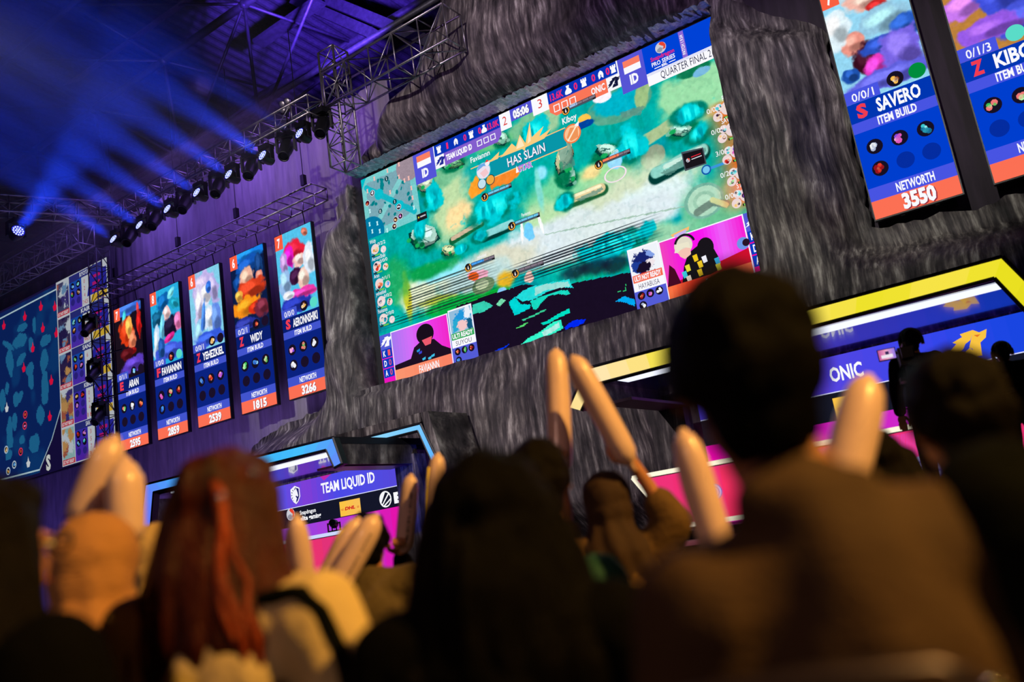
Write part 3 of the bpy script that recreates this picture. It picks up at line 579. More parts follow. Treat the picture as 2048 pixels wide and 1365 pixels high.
player_cam(1258, 1545, True, 'KAIRI', (1139, 1254), 'HAYABUSA', 'rpww', ((240, 244, 250), [(50, 45, 36, 34, (24, 36, 110), 10), (30, 65, 26, 18, (30, 60, 150), 30), (74, 60, 18, 16, (240, 230, 235), 0), (50, 70, 26, 18, (24, 14, 40), 0), (60, 95, 34, 10, (150, 20, 40), 0), (80, 30, 18, 10, (130, 160, 230), 40)]), 'ULTI NOT READY', (246, 110, 84), '300', False)
u, v = mu(1360, 462); p.poly([(u-34, v+4), (u+34, v-4), (u+30, v+8), (u-28, v+14)], (250, 190, 110), 4); p.poly([(u-24, v+8), (u+24, v+2), (u+18, v+14), (u-20, v+18)], (200, 180, 240), 5)
p.build('field_sign', big)

# ------------------------------------------------------------------ tall hero banners
ART = {
 0: ((26, 16, 28), [(50, 8, 60, 16, (60, 110, 220), 0), (36, 34, 8, 26, (60, 190, 200), 10), (44, 62, 26, 30, (226, 60, 22), -20), (52, 52, 14, 24, (250, 176, 80), -10), (64, 84, 14, 20, (244, 130, 90), 10), (90, 54, 8, 30, (206, 24, 24), 0), (88, 20, 4, 14, (240, 60, 60), 0), (62, 108, 14, 8, (160, 20, 20), 0), (40, 112, 26, 14, (90, 16, 24), 0), (62, 138, 44, 18, (92, 60, 190), 0)]),
 1: ((40, 172, 224), [(44, 30, 22, 18, (14, 100, 176), -30), (74, 16, 14, 8, (120, 225, 240), -40), (84, 42, 18, 12, (30, 160, 190), 30), (22, 62, 20, 18, (16, 90, 130), 0), (54, 56, 13, 16, (246, 200, 200), 0), (14, 112, 10, 42, (196, 222, 246), 8), (66, 88, 28, 22, (26, 18, 50), -15), (36, 84, 8, 34, (110, 200, 236), 10), (90, 84, 13, 20, (236, 120, 180), 0), (58, 112, 20, 8, (220, 40, 140), -20), (60, 140, 50, 18, (64, 90, 220), 0), (30, 130, 12, 24, (30, 80, 160), 0)]),
 2: ((130, 206, 234), [(44, 34, 34, 30, (196, 180, 236), 0), (30, 70, 16, 44, (214, 204, 242), 8), (52, 52, 18, 22, (238, 234, 248), 10), (78, 46, 14, 34, (182, 170, 230), -10), (62, 40, 8, 12, (50, 110, 220), 0), (62, 104, 26, 24, (216, 230, 250), 0), (22, 128, 14, 30, (150, 200, 240), 20), (80, 110, 16, 34, (100, 140, 232), 0), (52, 146, 50, 14, (54, 90, 220), 0), (40, 96, 6, 36, (70, 130, 230), 12)]),
 3: ((12, 28, 70), [(50, 8, 60, 14, (24, 130, 236), 0), (50, 30, 34, 18, (20, 84, 180), -10), (20, 60, 14, 20, (16, 70, 150), 0), (84, 40, 10, 30, (20, 60, 120), 0), (46, 52, 20, 18, (240, 180, 156), 0), (84, 60, 10, 12, (235, 140, 120), 0), (58, 80, 42, 20, (212, 60, 30), 0), (18, 86, 12, 14, (244, 176, 70), 0), (40, 112, 40, 20, (252, 146, 26), -6), (62, 120, 16, 12, (220, 50, 20), 0), (84, 124, 22, 18, (120, 40, 60), 0), (30, 146, 40, 12, (40, 50, 150), 0)]),
 4: ((84, 196, 238), [(50, 42, 28, 24, (238, 34, 60), 0), (34, 50, 14, 22, (232, 26, 196), 0), (62, 62, 16, 14, (246, 198, 190), 0), (82, 14, 10, 8, (206, 110, 90), 30), (20, 60, 10, 22, (190, 150, 220), 0), (18, 96, 16, 26, (150, 190, 236), 0), (48, 92, 18, 14, (60, 20, 60), -30), (70, 100, 16, 22, (244, 200, 186), 10), (88, 70, 14, 30, (226, 236, 250), 0), (60, 128, 44, 10, (240, 60, 170), 0), (40, 146, 46, 16, (34, 50, 170), 0), (24, 124, 16, 8, (230, 235, 250), 0)]),
 5: ((150, 216, 244), [(24, 12, 18, 10, (120, 170, 170), 20), (60, 22, 40, 30, (196, 220, 232), 0), (54, 40, 24, 14, (244, 184, 168), 10), (64, 52, 12, 8, (200, 40, 40), 10), (70, 72, 34, 20, (150, 200, 226), -10), (88, 90, 20, 16, (40, 90, 190), 0), (26, 88, 16, 14, (236, 150, 134), 0), (38, 116, 16, 22, (56, 12, 30), -20), (14, 128, 10, 10, (30, 80, 170), 0), (60, 104, 26, 12, (44, 80, 190), 0), (44, 130, 18, 14, (230, 60, 190), -40), (80, 120, 24, 30, (120, 100, 226), 0), (60, 148, 52, 14, (96, 96, 220), 0), (10, 60, 18, 26, (226, 244, 252), 0)]),
 6: ((190, 130, 60), [(30, 30, 26, 24, (40, 20, 16), 0), (20, 60, 26, 12, (226, 170, 50), -20), (56, 26, 16, 18, (246, 210, 190), 0), (46, 62, 26, 18, (220, 40, 24), -10), (84, 40, 20, 30, (190, 120, 240), 0), (24, 96, 30, 16, (200, 120, 240), -20), (60, 100, 26, 30, (64, 80, 220), -30), (80, 140, 40, 20, (70, 84, 216), 0), (40, 138, 40, 14, (150, 90, 230), 0)])}
LV = ['7', '8', '6', '6', '7', '7', '7']
INFO = [('0/1/1', 'ARAN', 'E', 'gwr', '2595', 'bd'), ('1/0/0', 'FAVIANNN', 'F', 'pgrb', '2859', 'rc'), ('0/0/1', 'YEHEZKIEL', 'Z', 'brp', '2539', 'yd'), ('0/2/1', 'WIDY', 'Z', 'gbg', '1815', 'rd'), ('0/0/0', 'AERONNSHIKI', 'S', 'pgww', '3266', 'yc'), ('0/0/1', 'SAVERO', 'S', 'wpcr', '3550', 'yG'), ('0/1/3', 'KIBOY', 'Z', 'ggb', '', 'cb')]
BLAB = ['leftmost tall hero banner screen, dark art with a red flame haired shape, number 2595',
        'tall hero banner screen second from left, teal haired art, number 2859',
        'tall hero banner screen in the middle of the left row, pale lavender art, number 2539',
        'tall hero banner screen with a blue and orange scarf artwork, number 1815',
        'tall hero banner screen tucked against the rock pillar, red haired art, number 3266',
        'tall hero banner screen right of the big screen, white haired art, number 3550',
        'tall hero banner screen cut off by the right picture edge, gold and red art']
BZ, BW, BH = 9.491, 1.309, 4.216
for i in range(7):
    x0 = -23.273+1.76*i if i < 5 else -2.321+1.76*(i-5)
    r = screen_body('banner_screen', (x0, SY, BZ), BW, BH, BLAB[i], 'tall hero banner screens', .1)
    right = i >= 5
    if not right:
        for hx_ in (.2, 1.1): hm_ = MB(); hm_.tube((hx_, .03, 0), (hx_, -.02, .36), .014, 6); hm_.build('hanger', M['black_metal'], r)
    NV = (10, 34, 128) if not right else (0, 62, 206); LBn = (66, 84, 206) if not right else (72, 84, 226); DK = (26, 16, 40) if not right else (4, 44, 160)
    q = Panel(0, 0, 0, BW/100, BH/320); bg, bl = ART[i]
    cv = Canvas(0, 0, 100, 166, 72, 118, bg) if not right else Canvas(0, 0, 100, 166, 110, 180, bg)
    cv.rc = 7
    for x, y, rx, ry, col, rot in bl: cv.blob(x, y, rx, ry, col, rot, .3, .38); cv.blob(x-rx*.2, y-ry*.25, rx*.5, ry*.45, tuple(min(255, q*1.18+14) for q in col), rot, .8, .4); cv.blob(x+rx*.25, y+ry*.4, rx*.55, ry*.4, tuple(q*.72 for q in col), rot, .8, .4)
    cv.grain(.06, 30); q.canvas(cv, 0); q.build('artwork', r, 'led_back')
    q.rect(0, 166, 100, 192, tuple(c*.86 for c in NV), 0); q.rect(0, 192, 100, 206, LBn, 0); q.rect(0, 206, 100, 280, NV, 0); q.rect(0, 280, 100, 297, LBn, 0); q.rect(0, 297, 100, 320, (252, 112, 84), 0); q.build('info_panel', r, 'led_back')
    kd, nm, lg, ic, num, sp = INFO[i]
    q.rect(0, 0, 22, 29, (250, 96, 66), 1); q.text(LV[i], 11, 24, 18, WHT, 8, 'c', .03)
    q.rect(0, 149, 42, 166, LBn, 1); q.text(kd, 8, 164, 11, WHT, 27, 'l', .01)
    q.text(nm, 60 if len(nm) < 9 else 62, 187, 15 if not right else 17, WHT, min(9*len(nm), 66) if not right else 52, 'c', .035); q.text(lg, 16, 187, 17, (240, 60, 80), 13, 'c', .05); q.build('name_lettering', r)
    q.text('ITEM BUILD', 54, 203.5, 9 if not right else 10.5, WHT, 46, 'c', .03); q.text('NETWORTH', 54, 294, 9.5 if not right else 11, WHT, 44, 'c', .03); q.build('caption_lettering', r); (num and q.text(num, 54, 317, 15 if not right else 18, WHT, 38, 'c', .05, shadow=(150, 40, 60))); num and q.build('networth_number', r)
    for k in range(6):
        u, v = 20+(k % 3)*30, 229+(k//3)*29.5
        if k < len(ic): icon_art(q, u, v, 10.5 if not right else 9.8, PALS[ic[k]], 2)
        else: q.disc(u, v, 10.5, DK, 2, 24)
        q.build('item_icon', r)
    for k, s_ in enumerate(sp):
        u = 62+k*26
        if s_ == 'd': q.disc(u, 154, 10, (28, 16, 40), 2, 24)
        elif s_ == 'G': q.disc(u, 154, 10, (0, 140, 60), 2, 24)
        elif s_ == 'c': q.disc(u, 154, 10, (90, 220, 200), 2, 24)
        else: q.disc(u, 154, 10, (30, 20, 40), 2, 24); icon_art(q, u, 154, 9, PALS[s_], 3)
        q.build('spell_icon', r)

# ------------------------------------------------------------------ wide screen on the far left
sx0, sx1, sz1, sz0 = -33.0, -23.5, 11.25, 5.3
side = screen_body('side_screen', (sx0, SY, sz1), sx1-sx0, sz1-sz0, 'wide dim LED screen with a map and score table at the far left')
q = Panel(0, 0, 0, (sx1-sx0)/950)
q.rect(0, 0, 950, 595, (26, 18, 66), 0)
cv = Canvas(30, 8, 712, 585, 150, 127, (14, 40, 104)); m = cv.noise(7, 3); cv.mix(smooth01((m-.5)*6)*.7, (16, 70, 130))
def su(px, py): w = at_y(px, py, SY); return ((w.x-sx0)*100, (sz1-w.z)*100)
for x, y, rx, ry, rot in ((15, 690, 18, 6, 30), (45, 655, 14, 5, 0), (68, 650, 5, 14, 0), (20, 730, 8, 22, 0), (40, 680, 16, 10, 0), (62, 690, 6, 12, 0), (93, 680, 12, 8, 0), (88, 720, 10, 18, 0), (45, 715, 12, 7, -30), (58, 740, 9, 9, 0), (90, 770, 8, 24, 0), (62, 760, 8, 14, 0), (15, 775, 6, 10, 0), (32, 800, 7, 12, 0), (40, 795, 6, 10, 40), (80, 830, 9, 15, 0), (70, 890, 11, 14, 0), (45, 880, 8, 8, 0), (20, 865, 8, 20, 0), (18, 910, 8, 8, 0), (5, 800, 8, 20, 0), (30, 845, 6, 14, 0), (-20, 720, 20, 12, 0), (-30, 800, 14, 26, 0), (-25, 870, 22, 14, 0), (-60, 760, 20, 30, 0)):
    u, v = su(x, y); cv.blob(u, v, rx*2.6, ry*2.2, (34, 112, 160), rot, .08, .5)
q.canvas(cv, 1); q.build('map_picture', side, 'led_side')
out = [su(*t) for t in ((-90, 685), (130, 570), (127, 800), (104, 880), (80, 940), (-90, 985))]
q.line(out+[out[0]], 5, (196, 226, 236), 2); b_ = out; q.poly([(712, 8), (760, 8), (760, 590), (out[4][0], 590), out[4], out[3], out[2], out[1]], (26, 18, 66), 2)
for x, y in ((8, 650), (50, 632), (82, 612), (110, 612), (86, 655), (113, 665), (66, 695), (48, 735), (103, 760), (100, 832)):
    u, v = su(x, y); q.poly([(u-7, v+16), (u-12, v), (u-4, v-4), (u, v-18), (u+5, v-3), (u+12, v+2), (u+6, v+16)], (246, 20, 70), 3)
for x, y in ((14, 815), (57, 925), (-6, 840)):
    u, v = su(x, y); q.poly([(u-7, v+16), (u-12, v), (u-4, v-4), (u, v-18), (u+5, v-3), (u+12, v+2), (u+6, v+16)], (230, 236, 240), 3)
for x, y, k in ((51, 830, 'r'), (50, 852, 'p'), (42, 904, 'r'), (13, 900, 'y'), (29, 930, 'b'), (17, 943, 'y')):
    u, v = su(x, y); q.ring(u, v, 13, 4, (240, 60, 100) if k in 'rp' else (200, 220, 236), 4, 18); icon_art(q, u, v, 10, PALS[k], 3)
u, v = su(97, 923); q.text('S', u, v+26, 44, (225, 230, 225), 26, 'c', .05); q.build('map_marks', side, 'led_side')
# score table: five rows
ta, tb = su(112, 562)[0], 950
for k in range(5):
    v0 = 4+k*117; v1 = v0+115; q.rect(ta, v0-3, tb, v1+3, (208, 214, 222), 3)
    cv = Canvas(ta+5, v0+5, ta+70, v1-16, 26, 40, ((70, 70, 110), (60, 50, 90), (50, 36, 80), (160, 130, 80), (150, 190, 190))[k])
    for z in range(9): cv.blob(ta+random.uniform(5, 70), v0+random.uniform(5, 100), random.uniform(8, 22), random.uniform(8, 26), random.choice([(60, 50, 120), (170, 90, 70), (200, 210, 220), (40, 30, 80), (110, 150, 190), (200, 150, 90)]), random.uniform(0, 180), .3, .5)
    q.canvas(cv, 4); q.rect(ta+4, v1-16, ta+71, v1, (206, 30, 60), 5); q.text('ULT NOT READY', ta+37, v1-3, 10, (235, 225, 230), 60, 'c', .04, 7)
    q.rect(ta+74, v0, ta+250, v0+22, (44, 50, 130), 4); q.text(('RYOTA', 'KAIRI', 'SANZ', 'KIBOY', 'SAVERO')[k], ta+160, v0+17, 13, (225, 230, 240), 52, 'c', .03, 6)
    q.grad(ta+74, v0+22, ta+142, v1, [(20, 86, 190), (60, 60, 190), (90, 50, 190)] if k < 3 else [(60, 50, 190), (90, 40, 180)], 4, True)
    for z in range(6):
        u, v = ta+92+(z % 2)*32, v0+36+(z//2)*26
        if z < 4-(k % 2): icon_art(q, u, v, 11, PALS['bcgyrp'[(z+k) % 6]], 5)
        else: q.disc(u, v, 11, (50, 40, 140), 5)
    q.poly([(ta+190, v0+22), (tb-4, v0+22), (tb-4, v1-24), (ta+170, v1-24)], (44, 44, 170), 4)
    for z in range(3): q.rect(ta+204-z*3, v0+32+z*22, ta+243-z*3, v0+42+z*22, (190, 30, 120), 6); q.text(str((k*3+z*2) % 9), ta+158, v0+44+z*22, 13, (200, 60, 60), 7, 'c', .0, 6)
    q.poly([(ta+195, v1-23), (tb-4, v1-23), (tb-4, v1), (ta+190, v1)], (226, 186, 60), 5); q.text(('7,425', '965', '71', '18', '31')[k], ta+160, v1-5, 13, (200, 50, 50), 28, 'c', .0, 6)
q.build('score_table', side, 'led_side')
# ------------------------------------------------------------------ hall and stage shell
b = MB(); b.box((-10, 6, -.1), (70, 50, .2)); b.build('floor', M['floor'])['kind'] = 'structure'
b = MB(); b.box((-10, 30, 12), (80, .3, 30)); b.build('wall_back', pbr('dark_hall_wall', (24, 24, 34), .9))['kind'] = 'structure'
b = MB(); b.box((-48, 8, 12), (.3, 50, 30)); b.build('wall_left', pbr('dark_side_wall', (24, 24, 34), .9))['kind'] = 'structure'
# corrugated roof, rising towards the hall's middle
rb = MB(); n = 520; x0, x1 = -48, 12
prof = []
for i in range(n+1):
    x = x0+(x1-x0)*i/n; prof.append((x, 21.6+(.06 if i % 4 < 2 else 0)))
vsr = [(x, 2, z+1.2) for x, z in prof]+[(x, 30, z-.4) for x, z in prof]
rb.add(vsr, [(i, i+1, n+2+i, n+1+i) for i in range(n)]); rb.build('ceiling', M['roof_sheet'])['kind'] = 'structure'

b = MB(); b.box((-10.2, 12.0, .4), (29, 7.8, .8)); st = b.build('stage', M['stage'])
st['kind'] = 'structure'
b = MB(); b.box((-13.6, 12.0, .85), (6.2, 3.4, .1)); b.box((-2.6, 12.0, .85), (7.2, 3.4, .1)); b.build('trim_1', M['black_metal'])['kind'] = 'structure'

# drape: folded purple cloth behind the screens
def drape(name, xa, xb, Y, za, zb, label, mat=None):
    g = MB(); nx = int((xb-xa)/.06); nz = 24; vs = []
    for j in range(nz+1):
        t = j/nz; z = za+(zb-za)*t
        for i in range(nx+1):
            x = xa+(xb-xa)*i/nx
            y = Y+.05*math.sin(x*4.1+math.sin(x*.9)*2+t*.5)+.02*math.sin(x*11+2*t)+.012*math.sin(x*23)
            if abs((x*.37) % 1-.5) < .008: y += .05
            vs.append((x, y, z))
    g.add(vs, [(j*(nx+1)+i, j*(nx+1)+i+1, (j+1)*(nx+1)+i+1, (j+1)*(nx+1)+i) for j in range(nz) for i in range(nx)])
    o = g.build(name, mat or M['drape'], smooth=True); return tag(o, label, 'drape')
drape('stage_drape', -24.2, -12.6, 15.75, .8, 12.7, 'tall purple lit drape hanging behind the left row of banners')
drape('stage_drape', -40, -24.2, 15.9, 0, 12.2, 'dark indigo drape hanging around the far left map screen')
drape('stage_drape', -4.4, 6, 15.5, .8, 14.5, 'dark plum drape behind the two right hand banners', pbr('dark_plum_cloth', (44, 36, 46), .95, bump=.2, bscale=120, stretch=(3, 3, .4), scale=3))

# ------------------------------------------------------------------ rock face
RY = 14.6
lp = [(440, 930), (470, 890), (530, 850), (560, 838), (600, 822), (632, 780), (638, 700), (624, 600), (618, 530), (629, 455), (660, 395), (700, 340), (735, 290), (765, 205), (798, 160), (820, 90), (845, 0), (870, -110), (960, -190), (1150, -170), (1350, -80), (1480, -14), (1511, 0), (1570, 11), (1611, 23), (1637, 43), (1655, 130), (1680, 230), (1700, 330), (1724, 438), (1745, 441), (1960, 393), (2048, 369), (2300, 310)]
out = [(at_y(x, y, RY).x, at_y(x, y, RY).z) for x, y in lp]
out = [(-19.4, .8), (-19.2, 2.6), (-18.9, 3.6)]+out+[(out[-1][0], .8)]
hole = [(MX-.24, MZ+.10), (MX+MW+.0, MZ+.05), (MX+MW+.0, MZ-MH-.05), (MX-.16, MZ-MH-.06)]
def resample(poly, st, jit, closed=True):
    r = []
    for i in range(len(poly)):
        a, b_ = Vector(poly[i]), Vector(poly[(i+1) % len(poly)]); k = max(1, int((b_-a).length/st))
        for j in range(k):
            q = a.lerp(b_, j/k); 
            if jit and j: d = (b_-a).normalized(); q = q+Vector((-d.y, d.x))*jit*(noise.noise((q.x*2.3, q.y*2.3, 3.1))+.6*noise.noise((q.x*7, q.y*7, 1)))
            r.append(q)
    return r
O = resample(out, .12, .10); H = resample(hole, .12, .028)
def inside(P, poly):
    X, Z = P[:, 0], P[:, 1]; ins = np.zeros(len(P), bool); n = len(poly)
    for i in range(n):
        (a0, c0), (a1, c1) = poly[i], poly[(i+1) % n]
        if c0 == c1: continue
        ins ^= ((Z < c0) != (Z < c1)) & (X < (a1-a0)*(Z-c0)/(c1-c0)+a0)
    return ins
def segdist(P, poly):
    d = np.full(len(P), 1e9)
    for i in range(len(poly)):
        a = np.array(poly[i]); b_ = np.array(poly[(i+1) % len(poly)]); e = b_-a; L2 = e@e+1e-12
        t = np.clip(((P-a)@e)/L2, 0, 1); d = np.minimum(d, np.hypot(*(P-a-t[:, None]*e).T))
    return d
gx, gz = np.meshgrid(np.arange(-19.5, 4.2, .085), np.arange(.8, 14.8, .085)); G = np.stack([gx.ravel(), gz.ravel()], 1)+RNG.uniform(-.02, .02, (gx.size, 2))
oo = np.array([tuple(q) for q in O]); hh = np.array([tuple(q) for q in H])
G = G[inside(G, out) & ~inside(G, hole)]
G = G[(segdist(G, out) > .12) & (segdist(G, hole) > .06)]
pts = [Vector(q) for q in np.concatenate([oo, hh, G])]
eo = [(i, (i+1) % len(O)) for i in range(len(O))]; eh = [(len(O)+i, len(O)+(i+1) % len(H)) for i in range(len(H))]
vv, ee, ff, *_ = geometry.delaunay_2d_cdt(pts, eo+eh, [], 0, 1e-5)
V2 = np.array([tuple(q) for q in vv]); F = np.array([f for f in ff if len(f) == 3]); C2 = V2[F].mean(1)
hp_ = [tuple(q) for q in H]; op_ = [tuple(q) for q in O]
F = F[inside(C2, op_) & ~inside(C2, hp_)]
d_o = segdist(V2, out); d_h = segdist(V2, hole)
def sm(a, b_, x): return smooth01((x-a)/(b_-a))
Yb = 15.25-.95*sm(0, .9, d_o)
X, Z = V2[:, 0], V2[:, 1]
Yb -= .5*sm(9.9, 10.5, Z)*sm(-14.2, -12.5, X)*sm(-2.0, -4.0, X)*(1-.75*sm(10.6, 13.5, Z))       # brow over the screen
Yb -= .25*sm(4.9, 3.6, Z)                                                                   # apron flaring to the stage
Yb -= .30*np.exp(-((X+14.0)/.5)**2)*sm(4.5, 6, Z)*sm(10, 8.5, Z)                                 # pillars
Yb -= .25*np.exp(-((X+3.2)/.7)**2)*sm(5, 6, Z)*sm(9.5, 8.5, Z)
Yb = np.minimum(Yb, 15.2)
Yb = np.where(d_h < .5, np.minimum(Yb, 14.62+0*Yb), Yb)
Yv = np.zeros(len(X))
for i in range(len(X)):
    x, z = X[i], Z[i]
    a = x+.14*(z-8)*noise.noise((x*.12, z*.1, 9))
    f = .035*noise.ridged_multi_fractal((a*1.6, z*.16, 2.0), .9, 2.1, 3, 1.0, 2.0) + .42*noise.noise((a*.45, z*.3, 7)) + .17*noise.noise((a*1.5, z*.33, 12)) + .05*noise.noise((a*5, z*.8, 4))
    for s_ in (7.55, 6.0): f -= .05*math.exp(-((z-s_-.1*math.sin(x*1.3))/.05)**2)*(1 if x < -13.2 or x > -4.1 else 0)
    Yv[i] = Yb[i]+.14-.9*f*(.45 if d_h[i] < .12 else 1)*min(1, d_o[i]/.25+.3)
Yv = np.minimum(Yv, 15.2)
ob = set(); 
cnt = {}
for f in F:
    for a, b_ in ((f[0], f[1]), (f[1], f[2]), (f[2], f[0])): cnt.setdefault((min(a, b_), max(a, b_)), []).append((a, b_))
VV = [(X[i], Yv[i], Z[i]) for i in range(len(X))]; FF = [tuple(int(q) for q in f) for f in F]; back = {}
for k, e in cnt.items():
    if len(e) == 1:
        a, b_ = e[0]
        for q in (a, b_):
            if q not in back: back[q] = len(VV); VV.append((X[q], 15.3 if d_o[q] < d_h[q] else 15.12, Z[q]))
        FF.append((int(b_), int(a), back[a], back[b_]))
rm, nt, outn = newmat('painted_rock_cloth'); L = nt.links.new
pb = N(nt, 'ShaderNodeBsdfPrincipled'); pb.inputs['Roughness'].default_value = .62; pb.inputs['Specular IOR Level'].default_value = .35
tc = N(nt, 'ShaderNodeTexCoord'); n0 = N(nt, 'ShaderNodeTexNoise'); n0.inputs['Scale'].default_value = .35; n0.inputs['Detail'].default_value = 2; L(tc.outputs['Object'], n0.inputs['Vector'])
sub = N(nt, 'ShaderNodeVectorMath', operation='SUBTRACT'); sub.inputs[1].default_value = (.5, .5, .5); L(n0.outputs['Color'], sub.inputs[0])
sca = N(nt, 'ShaderNodeVectorMath', operation='MULTIPLY'); sca.inputs[1].default_value = (.7, 0, .3); L(sub.outputs[0], sca.inputs[0])
add = N(nt, 'ShaderNodeVectorMath', operation='ADD'); L(tc.outputs['Object'], add.inputs[0]); L(sca.outputs[0], add.inputs[1])
mp = N(nt, 'ShaderNodeMapping'); mp.inputs['Rotation'].default_value = (0, R(-9), 0); mp.inputs['Scale'].default_value = (5.2, 1.2, .6); L(add.outputs[0], mp.inputs['Vector'])
n1 = N(nt, 'ShaderNodeTexNoise'); n1.inputs['Scale'].default_value = 2.0; n1.inputs['Detail'].default_value = 9; n1.inputs['Roughness'].default_value = .62; n1.inputs['Distortion'].default_value = .12; L(mp.outputs[0], n1.inputs['Vector'])
mpb = N(nt, 'ShaderNodeMapping'); mpb.inputs['Rotation'].default_value = (0, R(22), 0); mpb.inputs['Scale'].default_value = (5.2, 1.2, .65); L(add.outputs[0], mpb.inputs['Vector'])
n1b = N(nt, 'ShaderNodeTexNoise'); n1b.inputs['Scale'].default_value = 2.2; n1b.inputs['Detail'].default_value = 9; n1b.inputs['Roughness'].default_value = .62; L(mpb.outputs[0], n1b.inputs['Vector'])
nm = N(nt, 'ShaderNodeTexNoise'); nm.inputs['Scale'].default_value = .9; nm.inputs['Detail'].default_value = 3; L(tc.outputs['Object'], nm.inputs['Vector'])
rmk = N(nt, 'ShaderNodeValToRGB'); rmk.color_ramp.elements[0].position = .44; rmk.color_ramp.elements[1].position = .58; L(nm.outputs['Fac'], rmk.inputs[0])
mxs = N(nt, 'ShaderNodeMix'); L(rmk.outputs[0], mxs.inputs[0]); L(n1.outputs['Fac'], mxs.inputs[2]); L(n1b.outputs['Fac'], mxs.inputs[3])
r1 = N(nt, 'ShaderNodeValToRGB'); e = r1.color_ramp.elements; e[0].position = .33; e[0].color = rgba((34, 31, 34)); e[1].position = .72; e[1].color = rgba((215, 208, 202)); q_ = e.new(.47); q_.color = rgba((78, 71, 74)); q_ = e.new(.56); q_.color = rgba((120, 112, 110)); L(mxs.outputs[0], r1.inputs[0])
n3 = N(nt, 'ShaderNodeTexNoise'); n3.inputs['Scale'].default_value = 1.3; n3.inputs['Detail'].default_value = 5; n3.inputs['Roughness'].default_value = .65; L(tc.outputs['Object'], n3.inputs['Vector'])
mx = N(nt, 'ShaderNodeMix', data_type='RGBA', blend_type='MULTIPLY'); mx.inputs[0].default_value = .85; L(r1.outputs[0], mx.inputs[6]); r3 = N(nt, 'ShaderNodeValToRGB'); r3.color_ramp.elements[0].position = .32; r3.color_ramp.elements[0].color = (.22, .22, .22, 1); r3.color_ramp.elements[1].position = .66; L(n3.outputs['Fac'], r3.inputs[0]); L(r3.outputs[0], mx.inputs[7]); L(mx.outputs[2], pb.inputs['Base Color'])
bp = N(nt, 'ShaderNodeBump'); bp.inputs['Strength'].default_value = .6; bp.inputs['Distance'].default_value = .08; L(mxs.outputs[0], bp.inputs['Height']); L(bp.outputs[0], pb.inputs['Normal']); L(pb.outputs[0], outn.inputs[0]); M['rock'] = rm
g = MB(); g.add(VV, FF); ro = g.build('rock_face', M['rock'], smooth=True); tag(ro, 'huge sculpted grey rock face of painted cloth around the big screen', 'stage rock')

# torn glossy film along the upper lip of the screen opening
g = MB(); nx = 210; vs_ = []
for j in range(4):
    for i in range(nx+1):
        x = MX-.06+(MW+.1)*i/nx; t = j/3; jag = .09*noise.noise((x*6, t*2, 2))+.05*noise.noise((x*17, t*3, 8))
        vs_.append((x, 14.5+.45*t, MZ+.075-.02*t-abs(jag)*(1.1-.5*t)))
g.add(vs_, [(j*(nx+1)+i, j*(nx+1)+i+1, (j+1)*(nx+1)+i+1, (j+1)*(nx+1)+i) for j in range(3) for i in range(nx)])
g.build('torn_film', pbr('glossy_grey_film', (165, 162, 176), .25, var=.4, scale=14, bump=.5, bscale=30, spec=.8), ro)['label'] = 'torn shiny grey film along the upper lip'

# ------------------------------------------------------------------ trusses
def truss(name, a, b_, w, h, bay, label, cat='truss', group=None, side=(0, 1, 0), r=.026, mat='alu', diag=True):
    a, b_ = Vector(a), Vector(b_); t = empty(name, a, 0, label, cat, group); d = b_-a; n = max(1, round(d.length/bay)); s = Vector(side).normalized()
    up = s.cross(d.normalized()); up = up if up.z >= 0 and abs(up.z) > .1 or up.y <= 0 else -up
    c = [s*w/2+up*h/2, -s*w/2+up*h/2, -s*w/2-up*h/2, s*w/2-up*h/2]
    for q in c: m = MB(); m.tube(q, d+q, r, 7); m.build('chord', M[mat], t, True)
    m = MB()
    for k in range(4):
        p0, p1 = c[k], c[(k+1) % 4]
        for i in range(n+1):
            if diag: m.tube(p0+d*i/n, p1+d*i/n, r*.62, 6)
            elif k != 1: z = MB(); z.tube(p0+d*i/n, p1+d*i/n, r*.62, 6); z.build('rung', M[mat], t, True)
            if i < n and diag:
                u, v = (p0, p1) if (i+k) % 2 else (p1, p0); m.tube(u+d*i/n, v+d*(i+1)/n, r*.55, 6)
    if diag: m.build('bracing', M[mat], t, True)
    return t
lt = truss('lighting_truss', (-19.7, 13.0, 10.86), (-12.4, 13.0, 10.86), .45, .42, .52, 'long aluminium lighting truss carrying the row of blue moving lights')
truss('lighting_truss', (-19.7, 13.0, 10.86), (-22.9, 5.6, 10.86), .45, .42, .52, 'aluminium truss running from the corner toward the audience at far left', side=(1, -.43, 0))
truss('lighting_truss', (-12.2, 13.4, 11.22), (-8.8, 13.4, 11.25), .6, .8, .75, 'deep truss vanishing behind the rock top, right of the tower')
truss('tower_truss', (-12.1, 13.4, 9.45), (-12.1, 13.4, 12.2), .45, .45, .46, 'upright aluminium tower truss standing left of the rock top', side=(0, 1, 0))
truss('banner_truss', (-23.2, 14.75, 9.98), (-14.25, 14.75, 9.98), .5, .3, .42, 'dark ladder truss the left banners hang from', r=.026, mat='alu', diag=False)
truss('lighting_truss', (-34, 14.2, 11.75), (-23.2, 14.2, 11.75), .5, .7, .6, 'dim truss above the far left map screen')
truss('tower_truss', (-23.1, 14.5, 4.6), (-23.1, 14.5, 11.2), .42, .42, .55, 'upright truss in front of the right end of the map screen', r=.02, mat='black_metal')
